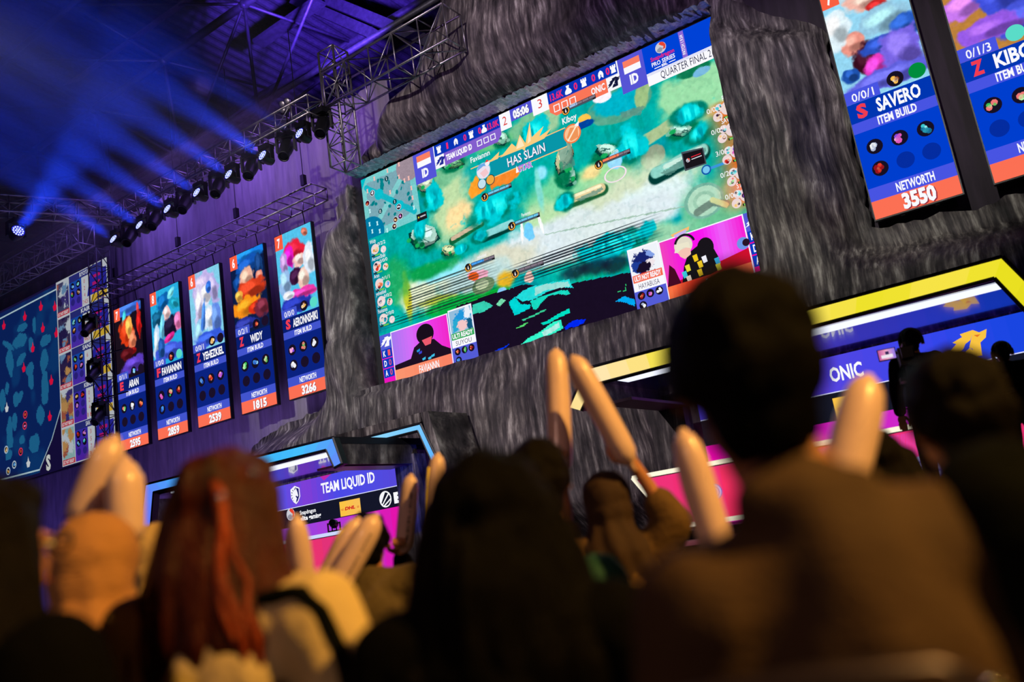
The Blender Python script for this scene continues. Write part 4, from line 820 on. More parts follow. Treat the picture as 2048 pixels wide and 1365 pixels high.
# thin hanging cables with their chain hoists
for i, (px, y0, y1) in enumerate(((228, 500, 600), (352, 430, 520), (468, 375, 465), (601, 305, 405))):
    a = at_y(px, y0, 14.75); t = empty('chain_hoist', (a.x, 14.75, 10.16), 0, ('leftmost', 'second from left', 'third from left', 'rightmost')[i]+' of the hoist chains the banner truss hangs on', 'hoist', 'hoist chains over the banner truss')
    m = MB(); m.tube((0, 0, .45), (0, 0, 4.5), .012, 6); m.build('chain', M['black_metal'], t)
    m = MB(); m.box((0, 0, .3), (.11, .11, .28)); m.tube((0, 0, 0), (0, 0, .2), .02, 6); m.build('hook_block', M['black_metal'], t)

# ------------------------------------------------------------------ roof steel
rf = empty('roof_frame', (0, 0, 17), 0, 'dark steel space frame of tubes under the hall roof', 'roof frame'); off = Vector((0, 0, 17))
def nodes(pts, Y): return [at_y(x, y, Y) for x, y in pts]
A_ = nodes([(72, 305), (188, 220), (328, 122), (488, 8)], 17); st_ = A_[3]-A_[2]; A_ = [A_[0]-st_*1.0]+A_+[A_[3]+st_, A_[3]+st_*2]
Cn = [Vector((q.x+2.3, 18.6, q.z-2.2)) for q in A_]
Cn[3] = at_y(365, 334, 18.6); Cn[4] = at_y(520, 252, 18.6)
B_ = [Vector((q.x+4.6, 21.2, at_y(668, 105, 21.2).z)) for q in A_]
Dn = [Vector((q.x-1.2, 14.6, q.z+1.6)) for q in A_]
def rod(name, a, b_, r, mat='steel_dark'): m = MB(); m.tube(a-off, b_-off, r, 10); return m.build(name, M[mat], rf, True)
for row, r in ((A_, .13), (B_, .13), (Cn, .09), (Dn, .1)):
    rod('chord', row[0]-Vector((10, 0, 0)), row[-1]+Vector((6, 0, 0)), r)
for i in range(len(A_)):
    for q in (Cn, Dn):
        rod('strut', A_[i], q[i], .055)
        if i: rod('strut', A_[i], q[i-1], .05)
    rod('strut', B_[i], Cn[i], .05); rod('strut', A_[i], B_[max(0, i-1)], .05)
    m = MB(); m.lathe([(.01, -.16), (.12, -.12), (.16, 0), (.12, .12), (.01, .16)], 10, Matrix.Translation(A_[i]-off)); m.build('node_joint', M['steel_dark'], rf, True)
a, b_ = at_y(130, 168, 16), at_y(372, -12, 16)                       # scalloped end of a roof sheet row
m = MB(); k = 34; prof = []
for i in range(k*6+1):
    t = i/(k*6); x = a.x+(b_.x+3-a.x)*t; prof.append((x, a.z+.0, .16*abs(math.sin(math.pi*t*k))))
vs_ = [(x, 16-q, z-q*1.2) for x, z, q in prof]+[(x, 16.5, z+.28) for x, z, q in prof]; nn = len(prof)
m.add(vs_, [(i, i+1, nn+i+1, nn+i) for i in range(nn-1)]); tag(m.build('roof_edge_sheet', pbr('pale_sheet_edge', (150, 140, 140), .6), None), 'pale scalloped edge of a corrugated roof sheet row', 'roof sheet')
lamp('roof_edge_spot', 'SPOT', (-20, 9, 15), (-24, 16, 19.2), 260, (.85, .8, 1), .2, 40, .8)  # unseen spot aimed at the pale sheet edge
for i, (p0, p1) in enumerate((((590, 0), (700, 48)), ((640, -6), (800, 60)))):
    a, b_ = at_y(*p0, 20), at_y(*p1, 20); b_ = b_+(b_-a)*.4; m = MB(); d_ = b_-a
    m.box((a+b_)/2, (.35, .35, d_.length), d_.to_track_quat('Z', 'Y').to_matrix()); tag(m.build('roof_beam', M['steel_dark']), ('upper', 'lower')[i]+' of two purple lit roof beams above the tower truss' if i else 'purple lit roof beam nearest the top picture edge', 'beam')
a, b_ = at_y(530, 78, 19), at_y(625, 12, 19); m = MB(); m.box((a+b_)/2, (.5, .12, (b_-a).length*1.3), (b_-a).to_track_quat('Z', 'Y').to_matrix()); tag(m.build('cable_tray', M['steel_dark']), 'flat cable tray crossing the purple lit roof sheets', 'cable tray')

# ------------------------------------------------------------------ stage lights
M['lens'] = emis('led_lens', (206, 216, 255), 1.5, 'NONE'); M['lens_glow'] = emis('lens_glow', (40, 44, 235), .8, 'NONE'); M['lens_off'] = pbr('dark_glass_lens', (14, 14, 22), .08, .1)
def moving_light(loc, d, lit, label, group, s=1.0):
    d = Vector(d).normalized(); t = empty('moving_light', loc, 0, label, 'stage light', group)
    m = MB(); m.box((0, 0, .30*s), (.34*s, .26*s, .12*s)); m.tube((-.1*s, 0, .36*s), (-.1*s, 0, .48*s), .02*s); m.tube((.1*s, 0, .36*s), (.1*s, 0, .48*s), .02*s); m.build('base', M['black_metal'], t)
    yw = math.atan2(d.y, d.x)-math.pi/2; Q = Matrix.Rotation(yw, 3, 'Z')
    m = MB(); m.box(Q @ Vector((-.2*s, 0, .1*s)), (.04*s, .12*s, .36*s), Q); m.box(Q @ Vector((.2*s, 0, .1*s)), (.04*s, .12*s, .36*s), Q); m.box((0, 0, .25*s), (.42*s, .12*s, .04*s), Q); m.build('yoke', M['black_metal'], t)
    H_ = d.to_track_quat('Z', 'Y').to_matrix().to_4x4()
    m = MB()
    if lit: m.lathe([(.02, -.2*s), (.1*s, -.19*s), (.14*s, -.1*s), (.17*s, .08*s), (.175*s, .16*s), (.16*s, .18*s), (.16*s, .14*s), (.01, .14*s)], 24, H_)
    else: m.lathe([(.02, -.3*s), (.12*s, -.28*s), (.15*s, -.1*s), (.14*s, .1*s), (.11*s, .3*s), (.12*s, .38*s), (.1*s, .38*s), (.1*s, .34*s), (.01, .34*s)], 20, H_)
    hd = m.build('head', M['black_metal'], t, True)
    m = MB()
    if lit:
        c = MB(); c.lathe([(.155*s, .141*s), (.155*s, .146*s), (.001, .146*s)], 24, H_); c.build('lens_ring', M['lens_glow'], t)
        for rr, k in ((0, 1), (.055, 6), (.112, 12)):
            for i in range(k):
                a_ = 2*math.pi*i/max(k, 1); m.lathe([(.021*s, .15*s), (.017*s, .162*s), (.001, .165*s)], 8, H_ @ Matrix.Translation((rr*s*math.cos(a_), rr*s*math.sin(a_), 0)))
        m.build('lens', M['lens'], t)
        l = bpy.data.lights.new('beam', 'SPOT'); l.energy = BEAM; l.color = (.01, .05, 1); l.spot_size = R(17); l.spot_blend = .6; l.shadow_soft_size = .12
        o = bpy.data.objects.new('beam', l); COL.objects.link(o); o.parent = t; o.location = d*.22*s; o.rotation_euler = d.to_track_quat('-Z', 'Y').to_euler()
    else:
        m.lathe([(.098*s, .345*s), (.07*s, .365*s), (.001, .372*s)], 18, H_); m.build('lens', M['lens_off'], t)
    return t
BEAM = 8500
tocam = lambda p_: (CAM-p_).normalized()
lit = [(235, 484), (287, 456), (343, 424), (402, 391), (466, 355), (534, 317), (608, 273)]
nth = ('first', 'second', 'third', 'fourth', 'fifth', 'sixth', 'seventh')
for i, q in enumerate(lit):
    p_ = at_y(*q, 12.85); d = tocam(p_)*.62-cr*.62+cu*.42
    moving_light(p_, d, True, nth[i]+' from the left of the lit blue moving lights on the long truss', 'lit blue moving lights', .85)
BEAM = 5500
p_ = at_z(32, 468, 10.25); moving_light(p_, tocam(p_)*.75+cr*.4+cu*.55, True, 'lit blue moving light alone on the truss at the left picture edge', 'lit blue moving lights')
for i, q in enumerate([(262, 470), (312, 437), (372, 404), (438, 372), (503, 336), (573, 297), (645, 252)]):
    p_ = at_y(*q, 13.1); moving_light(p_, (.25, -.5, -.7), False, nth[i]+' from the left of the unlit black lights between the blue ones', 'unlit black moving lights', 1.05)
for i, q in enumerate([(180, 655), (190, 745), (200, 830)]):
    p_ = at_y(*q, 14.1); t = moving_light(p_, (.3, -.6, -.6), False, ('upper', 'middle', 'lower')[i]+' black light clamped to the upright truss by the map screen', 'lights on the map screen truss', 1.0)
    m = MB(); m.tube((-.35, .1, .48), (.9, .3, .48), .02); m.build('clamp_bar', M['black_metal'], t)
for i, (x, y) in enumerate(((572, 222), (390, 335), (240, 420))):
    p_ = at_y(x, y, 13.0); t = empty('blinder_light', p_, 0, ('rightmost', 'middle', 'leftmost')[i]+' small four lamp fixture standing on the long truss', 'stage light', 'four lamp fixtures')
    m = MB(); m.tube((0, 0, -.35), (0, 0, -.05), .02); m.box((0, 0, -.02), (.3, .05, .04)); m.build('bracket', M['black_metal'], t)
    for sx in (-.08, .08):
        for sz in (.05, .2):
            k = MB(); k.lathe([(.01, -.06), (.06, -.03), (.07, .05), (.05, .06), (.001, .06)], 12, Matrix.Translation((sx, 0, sz)) @ Vector((.4, -.8, -.3)).to_track_quat('Z', 'Y').to_matrix().to_4x4()); k.build('lamp_head', M['alu'], t, True)

# haze that shows the beams
hm, nt, outn = newmat('thin_haze'); vsn = N(nt, 'ShaderNodeVolumeScatter'); vsn.inputs['Density'].default_value = .034; vsn.inputs['Anisotropy'].default_value = .35; vsn.inputs['Color'].default_value = (1, 1, 1, 1)
nt.links.new(vsn.outputs[0], outn.inputs['Volume'])
m = MB(); m.box((-22.5, 9.6, 14.45), (19.4, 7.6, 9.3)); hz = m.build('haze', hm); tag(hz, 'thin haze under the roof where the blue beams show', 'haze', kind='stuff')

# ------------------------------------------------------------------ team booths
def strip_frame(parent, poly_out, poly_in, Y, th, cols, name='light_strip', closed=False):
    """glowing band between two polylines in the plane Y, with a dark housing behind it"""
    n = len(poly_out); m = MB()
    for i in range(n-1):
        a0, a1, b0, b1 = poly_out[i], poly_out[i+1], poly_in[i], poly_in[i+1]
        c = [(sum(q[0] for q in (a0, a1, b0, b1))/4), (sum(q[1] for q in (a0, a1, b0, b1))/4)]
        m.prism([a0, a1, b1, b0], Y+.015, Y+th)
    # rim
    for L_ in (poly_out, poly_in):
        for (xa, za), (xb, zb) in zip(L_[:-1], L_[1:]):
            m.tube((xa, Y+.02, za), (xb, Y+.02, zb), .03, 6); 
    m.tube((poly_out[-1][0], Y+.02, poly_out[-1][1]), (poly_in[-1][0], Y+.02, poly_in[-1][1]), .03, 6)
    m.build('frame_housing', M['housing'], parent)
    q = Panel(0, Y, 0, 1, -1, .004); K = 14
    tot = sum(math.dist(poly_out[i], poly_out[i+1]) for i in range(n-1)); s_ = 0
    for i in range(n-1):
        l = math.dist(poly_out[i], poly_out[i+1]); kk = max(2, int(K*l/tot*2))
        for j in range(kk):
            a, b_ = j/kk, (j+1)/kk; t = (s_+l*(a+b_)/2)/tot*(len(cols)-1); w = min(int(t), len(cols)-2); f = t-w
            col = np.array(cols[w])*(1-f)+np.array(cols[w+1])*f
            lp_ = lambda P0, P1, u: (P0[0]+(P1[0]-P0[0])*u, P0[1]+(P1[1]-P0[1])*u)
            q.poly([lp_(poly_out[i], poly_out[i+1], a), lp_(poly_out[i], poly_out[i+1], b_), lp_(poly_in[i], poly_in[i+1], b_), lp_(poly_in[i], poly_in[i+1], a)], col, 0)
        s_ += l
    return q.build(name, parent, 'led_back')
def rockbox(parent, name, c, d, mat='rock'):
    m = MB(); m.box(c, d); return m.build(name, M[mat], parent)
M['tube_white'] = emis('white_tube_light', (236, 240, 255), 1.15); M['tube_warm'] = emis('warm_tube_light', (255, 244, 214), 1.1); M['tube_ice'] = emis('ice_tube_light', (206, 216, 255), 1.0)
FY = 11.0
px2 = lambda L_, Y: [(at_y(x, y, Y).x, at_y(x, y, Y).z) for x, y in L_]
# left booth
lb = empty('team_booth', (0, 0, 0), 0, 'player booth with blue light strips under the left of the rock', 'booth')
o_ = px2([(262, 1130), (291, 970), (665, 876), (683, 928)], FY); i_ = px2([(284, 1122), (306, 985), (652, 900), (668, 936)], FY)
o_[0] = (o_[0][0]-.1, .9); i_[0] = (i_[0][0]-.05, .9)
strip_frame(lb, o_, i_, FY, .16, [(104, 96, 236), (100, 110, 246), (96, 130, 250), (70, 170, 252), (110, 110, 245), (60, 180, 252), (70, 190, 252), (100, 140, 250)])
xl, xr, zt = o_[1][0], o_[2][0], o_[2][1]
m = MB(); m.box(((xl+xr)/2, 12.35, 3.12), (xr-xl-.1, 2.4, .06)); m.build('canopy', M['panel_gloss'], lb)
m = MB(); m.box(((xl+xr)/2, 12.35, 3.24), (xr-xl, 2.6, .12)); m.build('canopy_top', M['housing'], lb)
a, b_ = at_y(510, 948, 11.25), at_y(655, 911, 11.25); m = MB(); m.box(((xl+.45+xr-.12)/2, 11.42, 3.085), (xr-xl-.6, .36, .02)); m.build('tube_light', M['tube_white'], lb)
rockbox(lb, 'side_panel', (xr-.06, 12.15, (zt+2.82)/2), (.1, 2.1, zt-2.82)); m = MB(); m.box((xr-.35, 12.1, 2.82), (.5, 1.9, .04)); m.build('side_soffit', M['plum'], lb)
rockbox(lb, 'end_wall', (xl-.02, 12.3, 1.95), (.12, 2.3, 2.15))
rockbox(lb, 'inner_pillar', (-11.15, 13.2, 1.9), (.5, .35, 2.2))
# second arch, further back on the booth's right
o2 = px2([(700, 882), (840, 848), (897, 968)], 12.7); i2 = px2([(700, 893), (835, 862), (886, 975)], 12.7); o2[0] = (-12.6, o2[1][1]); i2[0] = (-12.6, i2[1][1])
strip_frame(lb, o2, i2, 12.7, .2, [(130, 200, 255), (140, 215, 255), (120, 200, 255), (70, 160, 255)])
ex = o2[1][0]; m = MB(); m.prism([(-12.9, o2[1][1]+.03), (ex+.03, o2[1][1]+.03), (ex+.03, o2[1][1]+.2), (-12.9, o2[1][1]+.2)], 12.7, 13.7); m.prism([(ex+.02, o2[1][1]+.2), (ex+.2, o2[1][1]+.2), (o2[2][0]+.35, .9), (o2[2][0]+.1, .9)], 12.72, 13.9); m.build('arch_hood', M['rock'], lb)
# LED wall of the left booth
q = Panel(-16.1, 13.4, 3.03, .01); Wd = 465
q.grad(0, 0, Wd, 53, [(70, 76, 230), (84, 84, 232), (128, 62, 214), (74, 74, 232), (80, 76, 226), (88, 70, 214)], 0); q.rect(0, 53, Wd, 92, (20, 22, 40), 0); q.grad(0, 92, Wd, 214, [(176, 50, 214), (150, 70, 226), (190, 50, 210), (240, 10, 160)], 0); q.build('led_wall', lb, 'led_back')
q.rect(0, 51.5, Wd, 53, (220, 224, 255), 1); uL = lambda x: (x+16.1)*100
q.text('TEAM LIQUID ID', uL(-13.8), 35.5, 20.5, WHT, 152, 'l', .03); mark_horse_shield(q, uL(-14.58), 26.5, 39); mark_horse_shield(q, uL(-11.55), 26.5, 39); q.poly([(230, 0), (262, 0), (240, 10)], (190, 40, 170), 1)
mark_swirl(q, uL(-14.78), 65, 13); q.text('Snapdragon', uL(-14.5), 70, 8.5, WHT, 48, 'l', .02); q.text('elite gaming', uL(-14.5), 82.5, 9.5, WHT, 62, 'l', .035); mark_dhl(q, uL(-13.32), 60.5, uL(-12.74), 90.5); mark_esl(q, uL(-12.06), 73.5, 16); q.text('ESL', uL(-11.84), 84, 19, WHT, 62, 'l', .06)
q.build('led_wall_lettering', lb)

# right booth
rbt = empty('team_booth', (0, 0, 0), 0, 'player booth with yellow light strips under the right banners', 'booth')
o_ = px2([(1138, 815), (1172, 738), (2004, 514), (2060, 570)], FY); i_ = px2([(1162, 822), (1186, 770), (1989, 556), (2046, 616)], FY)
dx, dz = o_[3][0]-o_[2][0], o_[3][1]-o_[2][1]; k = (.9-o_[2][1])/dz; o_[3] = (o_[2][0]+dx*k, .9); dx, dz = i_[3][0]-i_[2][0], i_[3][1]-i_[2][1]; k = (.9-i_[2][1])/dz; i_[3] = (i_[2][0]+dx*k, .9)
YL, YP = (236, 226, 34), (255, 224, 140)
strip_frame(rbt, o_, i_, FY, .16, [YP, (255, 232, 180), (255, 226, 140), (240, 226, 40), (226, 220, 24), YL, (250, 226, 90), YL, (250, 228, 80), YL, (226, 216, 30), (252, 228, 110), YL, YL])
xl, xr, zt = o_[1][0], o_[2][0], o_[2][1]
m = MB(); m.box(((xl+xr)/2, 12.35, 3.12), (xr-xl-.1, 2.4, .06)); m.build('canopy', M['panel_gloss'], rbt)
m = MB(); m.box(((xl+xr)/2, 12.35, 3.24), (xr-xl, 2.6, .12)); m.build('canopy_top', M['housing'], rbt)
m = MB(); m.box(((xl+xr)/2+.1, 11.42, 3.085), (xr-xl-.45, .36, .02)); m.build('tube_light', M['tube_white'], rbt)
rockbox(rbt, 'side_panel', (xl+.06, 12.3, (zt+2.78)/2), (.1, 2.4, zt-2.78)); m = MB(); m.box((xl+.3, 12.2, 2.78), (.45, 2.0, .04)); m.build('side_soffit', M['plum'], rbt)
rockbox(rbt, 'inner_pillar', (-5.75, 13.3, 1.9), (.6, .3, 2.2)); rockbox(rbt, 'end_wall', (xr+.55, 13.2, 2.0), (.1, .5, 2.2))
q = Panel(-5.3, 13.4, 3.03, .01); Wd = 560; uR = lambda x: (x+5.3)*100
q.grad(0, 0, Wd, 53, [(84, 70, 226), (120, 60, 214), (82, 70, 226), (60, 70, 236), (26, 70, 226), (20, 60, 214)], 0); q.rect(0, 53, Wd, 93, (22, 24, 38), 0); q.grad(0, 93, Wd, 214, [(236, 0, 170), (226, 30, 190), (206, 40, 200), (206, 60, 206), (220, 20, 170)], 0); q.build('led_wall', rbt, 'led_back')
q.rect(0, 51.5, Wd, 53, (220, 224, 255), 1); q.text('ONIC', uR(-3.2), 37, 20.5, WHT, 47, 'l', .03); mark_mane(q, uR(-1.36), 27, 36, (250, 196, 66), 4, (226, 120, 40)); mark_mane(q, uR(-4.9), 27, 36, (250, 196, 66), 4, (226, 120, 40)); mark_dhl(q, uR(-3.24), 60.5, uR(-2.66), 91); mark_esl(q, uR(-4.3), 73, 15)
q.build('led_wall_lettering', rbt)

# desks in front of the booths
def desk(name, L_, label, deco, tube):
    t = empty(name, (0, 0, 0), 0, label, 'desk'); (xa, za), (xb, _), (xc, zc), (xd, _) = L_; Y = 10.5
    m = MB(); m.box(((xa+xb)/2, Y+.42, za-.02), (xb-xa, .8, .05)); m.build('desk_top', M['black_metal'], t)
    m = MB(); m.prism([(xa, za-.04), (xb, za-.04), (xc, zc), (xd, zc)], Y+.02, Y+.1); m.build('front_panel', M['housing'], t)
    for x in (xd+.2, xc-.2): m = MB(); m.box((x, Y+.45, .9+(za-.96)/2), (.06, .6, za-.96)); m.build('leg', M['black_metal'], t)
    q = Panel(xd, Y, za-.04, .01); w, h = (xc-xd)*100, (za-.04-zc)*100; e0, e1 = (xa-xd)*100, (xb-xd)*100
    q.poly([(e0, 0), (e1, 0), (w, h), (0, h)], deco[0], 0); q.build('led_front', t, 'led_back'); deco[1](q, w, h, e0, e1); q.build('front_graphics', t)
    m = MB(); pts = [(xd, Y-.02, zc), (xa, Y-.02, za), (xb, Y-.02, za), (xc, Y-.02, zc)]
    for a, b_ in zip(pts, pts[1:]+pts[:1]): m.tube(a, b_, .028, 8)
    m.build('edge_tube', M[tube], t); return t
def deco_l(q, w, h, e0, e1):
    q.grad(0, 2, w-14, h-2, [(206, 60, 190), (230, 50, 130), (240, 60, 100), (236, 50, 110)], 0); q.text('TEAM LIQUID ID', w-52, h*.66, h*.36, (250, 190, 210), 210, 'r', .01, 3)
def curl(q, u, v, r):
    q.disc(u, v, r, (176, 170, 236), 2, 20)
    for k_ in (1, .68, .36): q.ring(u, v, r*k_, r*.1, (84, 80, 190), 3, 18, -160+k_*60, 150)
def deco_r(q, w, h, e0, e1):
    q.grad(8, 2, w-8, h-2, [(240, 40, 110), (250, 50, 90), (236, 60, 150), (206, 80, 206), (216, 80, 200), (246, 50, 110), (250, 50, 100), (236, 40, 140)], 0)
    for u, v, r in ((w-250, 44, 16), (w-236, 62, 17), (w-250, 66, 14), (w-70, 34, 15), (w-62, 54, 18), (w-44, 62, 15), (60, 30, 10)): curl(q, u, v, r)
zb = .97
desk('player_desk', [(-15.2, 1.655), (-10.36, 1.655), (-10.78, zb), (-14.8, zb)], 'low player desk with a glowing pink front and ice blue edge, left booth', ((226, 50, 120), deco_l), 'tube_ice')
desk('player_desk', [(-5.2, 1.655), (.35, 1.655), (.75, zb), (-4.75, zb)], 'long player desk with a pink cloud patterned front, right booth', ((240, 50, 120), deco_r), 'tube_warm')
p_ = at_y(668, 1052, 10.95); t = moving_light((p_.x, p_.y, 1.84), (.55, -.7, .05), False, 'small black light set on the pink left desk', None, .5)
for ch in t.children:
    if ch.name.startswith('base'): ch.location.z = -.29
    if ch.name.startswith('yoke'): ch.location.z = -.12
# ------------------------------------------------------------------ people
M['skin'] = pbr('skin_tone', (188, 128, 96), .5, var=.08, scale=20)
M['hair_black'] = pbr('black_hair', (8, 7, 8), .55, bump=.6, bscale=26, stretch=(9, 9, .7), spec=.06, var=.4)
M['hair_dark'] = pbr('dark_brown_hair', (15, 11, 9), .55, bump=.6, bscale=26, stretch=(9, 9, .7), var=.4, spec=.09)
M['hair_red'] = pbr('red_brown_hair', (46, 15, 8), .42, bump=.6, bscale=22, stretch=(9, 9, .7), c2=(84, 27, 9), scale=2.2, spec=.3)
M['hijab_cream'] = pbr('cream_ribbed_cloth', (182, 130, 84), .85, var=.06, bump=.5, bscale=55, stretch=(.6, .6, 3.2))
M['hijab_beige'] = pbr('beige_cloth', (206, 176, 126), .85, var=.08, bump=.2)
M['hijab_brown'] = pbr('brown_cloth', (52, 31, 20), .85, var=.12, bump=.2)
M['robe_brown'] = pbr('olive_brown_robe', (96, 70, 34), .85, var=.15, bump=.3)
M['jacket_olive'] = pbr('olive_brown_jacket', (66, 43, 22), .85, var=.12, bump=.3, bscale=90)
M['cloth_maroon'] = pbr('maroon_cloth', (42, 16, 26), .9, var=.15, bump=.2)
M['cloth_cream'] = pbr('cream_jacket_cloth', (214, 190, 140), .8, var=.1, bump=.25)
M['cloth_teal'] = pbr('teal_shirt_cloth', (10, 74, 64), .8, var=.12, bump=.2)
M['cloth_navy'] = pbr('dark_green_black_cloth', (12, 15, 13), .9, var=.2, bump=.2, spec=.05)
M['cloth_black'] = pbr('black_shirt_cloth', (7, 7, 9), .9, var=.2, bump=.2, spec=.05)
M['cloth_dim'] = pbr('dull_brown_cloth', (92, 78, 58), .85, var=.15, bump=.2)
M['trouser'] = pbr('dark_trouser_cloth', (20, 20, 26), .9, bump=.2)
M['eye'] = pbr('eye_white', (225, 220, 215), .2, var=.02); M['lip'] = pbr('lip_tone', (150, 72, 64), .45, var=.05)
M['shoe'] = pbr('dark_shoe', (18, 18, 20), .5)

def ball(bm, c, r, rot=None, sub=2):
    r = r if isinstance(r, (tuple, list)) else (r, r, r)
    m4 = Matrix.Translation(Vector(c)) @ (rot.to_4x4() if rot is not None else Matrix.Identity(4)) @ Matrix.Diagonal((*r, 1))
    bmesh.ops.create_icosphere(bm, subdivisions=sub, radius=1, matrix=m4)
def caps(bm, a, b, ra, rb):
    a, b = Vector(a), Vector(b); q = bmesh.new()
    for c, r in ((a, ra), (b, rb)): bmesh.ops.create_icosphere(q, subdivisions=2, radius=r, matrix=Matrix.Translation(c))
    bmesh.ops.convex_hull(q, input=q.verts); loose = [v for v in q.verts if not v.link_faces]; bmesh.ops.delete(q, geom=loose, context='VERTS')
    me = bpy.data.meshes.new('c'); q.to_mesh(me); q.free(); bm.from_mesh(me); bpy.data.meshes.remove(me)
def chain(bm, pts, rs):
    for i in range(len(pts)-1): caps(bm, pts[i], pts[i+1], rs[i], rs[i+1])
def fuse(bm, voxel, smooth=6, ripple=None):
    me = bpy.data.meshes.new('f'); bm.to_mesh(me); bm.free(); o = bpy.data.objects.new('f', me); COL.objects.link(o)
    r = o.modifiers.new('r', 'REMESH'); r.mode = 'VOXEL'; r.voxel_size = voxel; r.use_smooth_shade = True
    s = o.modifiers.new('s', 'SMOOTH'); s.iterations = smooth; s.factor = .5
    dg = bpy.context.evaluated_depsgraph_get(); n = bpy.data.meshes.new_from_object(o.evaluated_get(dg)); bpy.data.objects.remove(o); bpy.data.meshes.remove(me)
    n.polygons.foreach_set('use_smooth', [True]*len(n.polygons))
    if ripple:
        n.update(); no = [v.normal.copy() for v in n.vertices]
        for v, q in zip(n.vertices, no): v.co += q*ripple(v.co)
    return n
def join_mesh(a, b, M4):
    bm = bmesh.new(); bm.from_mesh(a); k = len(bm.verts); t = b.copy(); t.transform(M4); bm.from_mesh(t); bm.to_mesh(a); bm.free(); bpy.data.meshes.remove(t)
    a.polygons.foreach_set('use_smooth', [True]*len(a.polygons))

def hand_mesh(curl):
    """right hand: wrist at 0, fingers along +z, palm facing +y, thumb on -x"""
    bm = bmesh.new(); ball(bm, (0, 0, .045), (.038, .016, .05)); caps(bm, (0, 0, -.02), (0, 0, .03), .024, .026)
    for x, l, r in ((-.028, .072, .0088), (-.009, .08, .0092), (.011, .074, .0088), (.029, .058, .0078)):
        p = Vector((x, 0, .085)); a = 0; pts = [p]
        for k, f in enumerate((.45, .32, .23)):
            a += curl*(.55, 1.0, .75)[k]; p = p+Vector((x*.08*(k == 0), math.sin(a), math.cos(a)))*l*f; pts.append(p)
        chain(bm, pts, [r*1.1, r, r*.92, r*.8])
    a = curl*.6; t0 = Vector((-.03, .004, .02)); t1 = t0+Vector((-.028, .012+.012*a, .03)); t2 = t1+Vector((-.008+.012*a, .012+.014*a, .03)); t3 = t2+Vector((.004+.012*a, .008+.012*a, .022))
    chain(bm, [t0, t1, t2, t3], [.015, .0125, .011, .009])
    return fuse(bm, .0042, 3)
HAND = {'relaxed': hand_mesh(.45), 'grip': hand_mesh(1.25)}

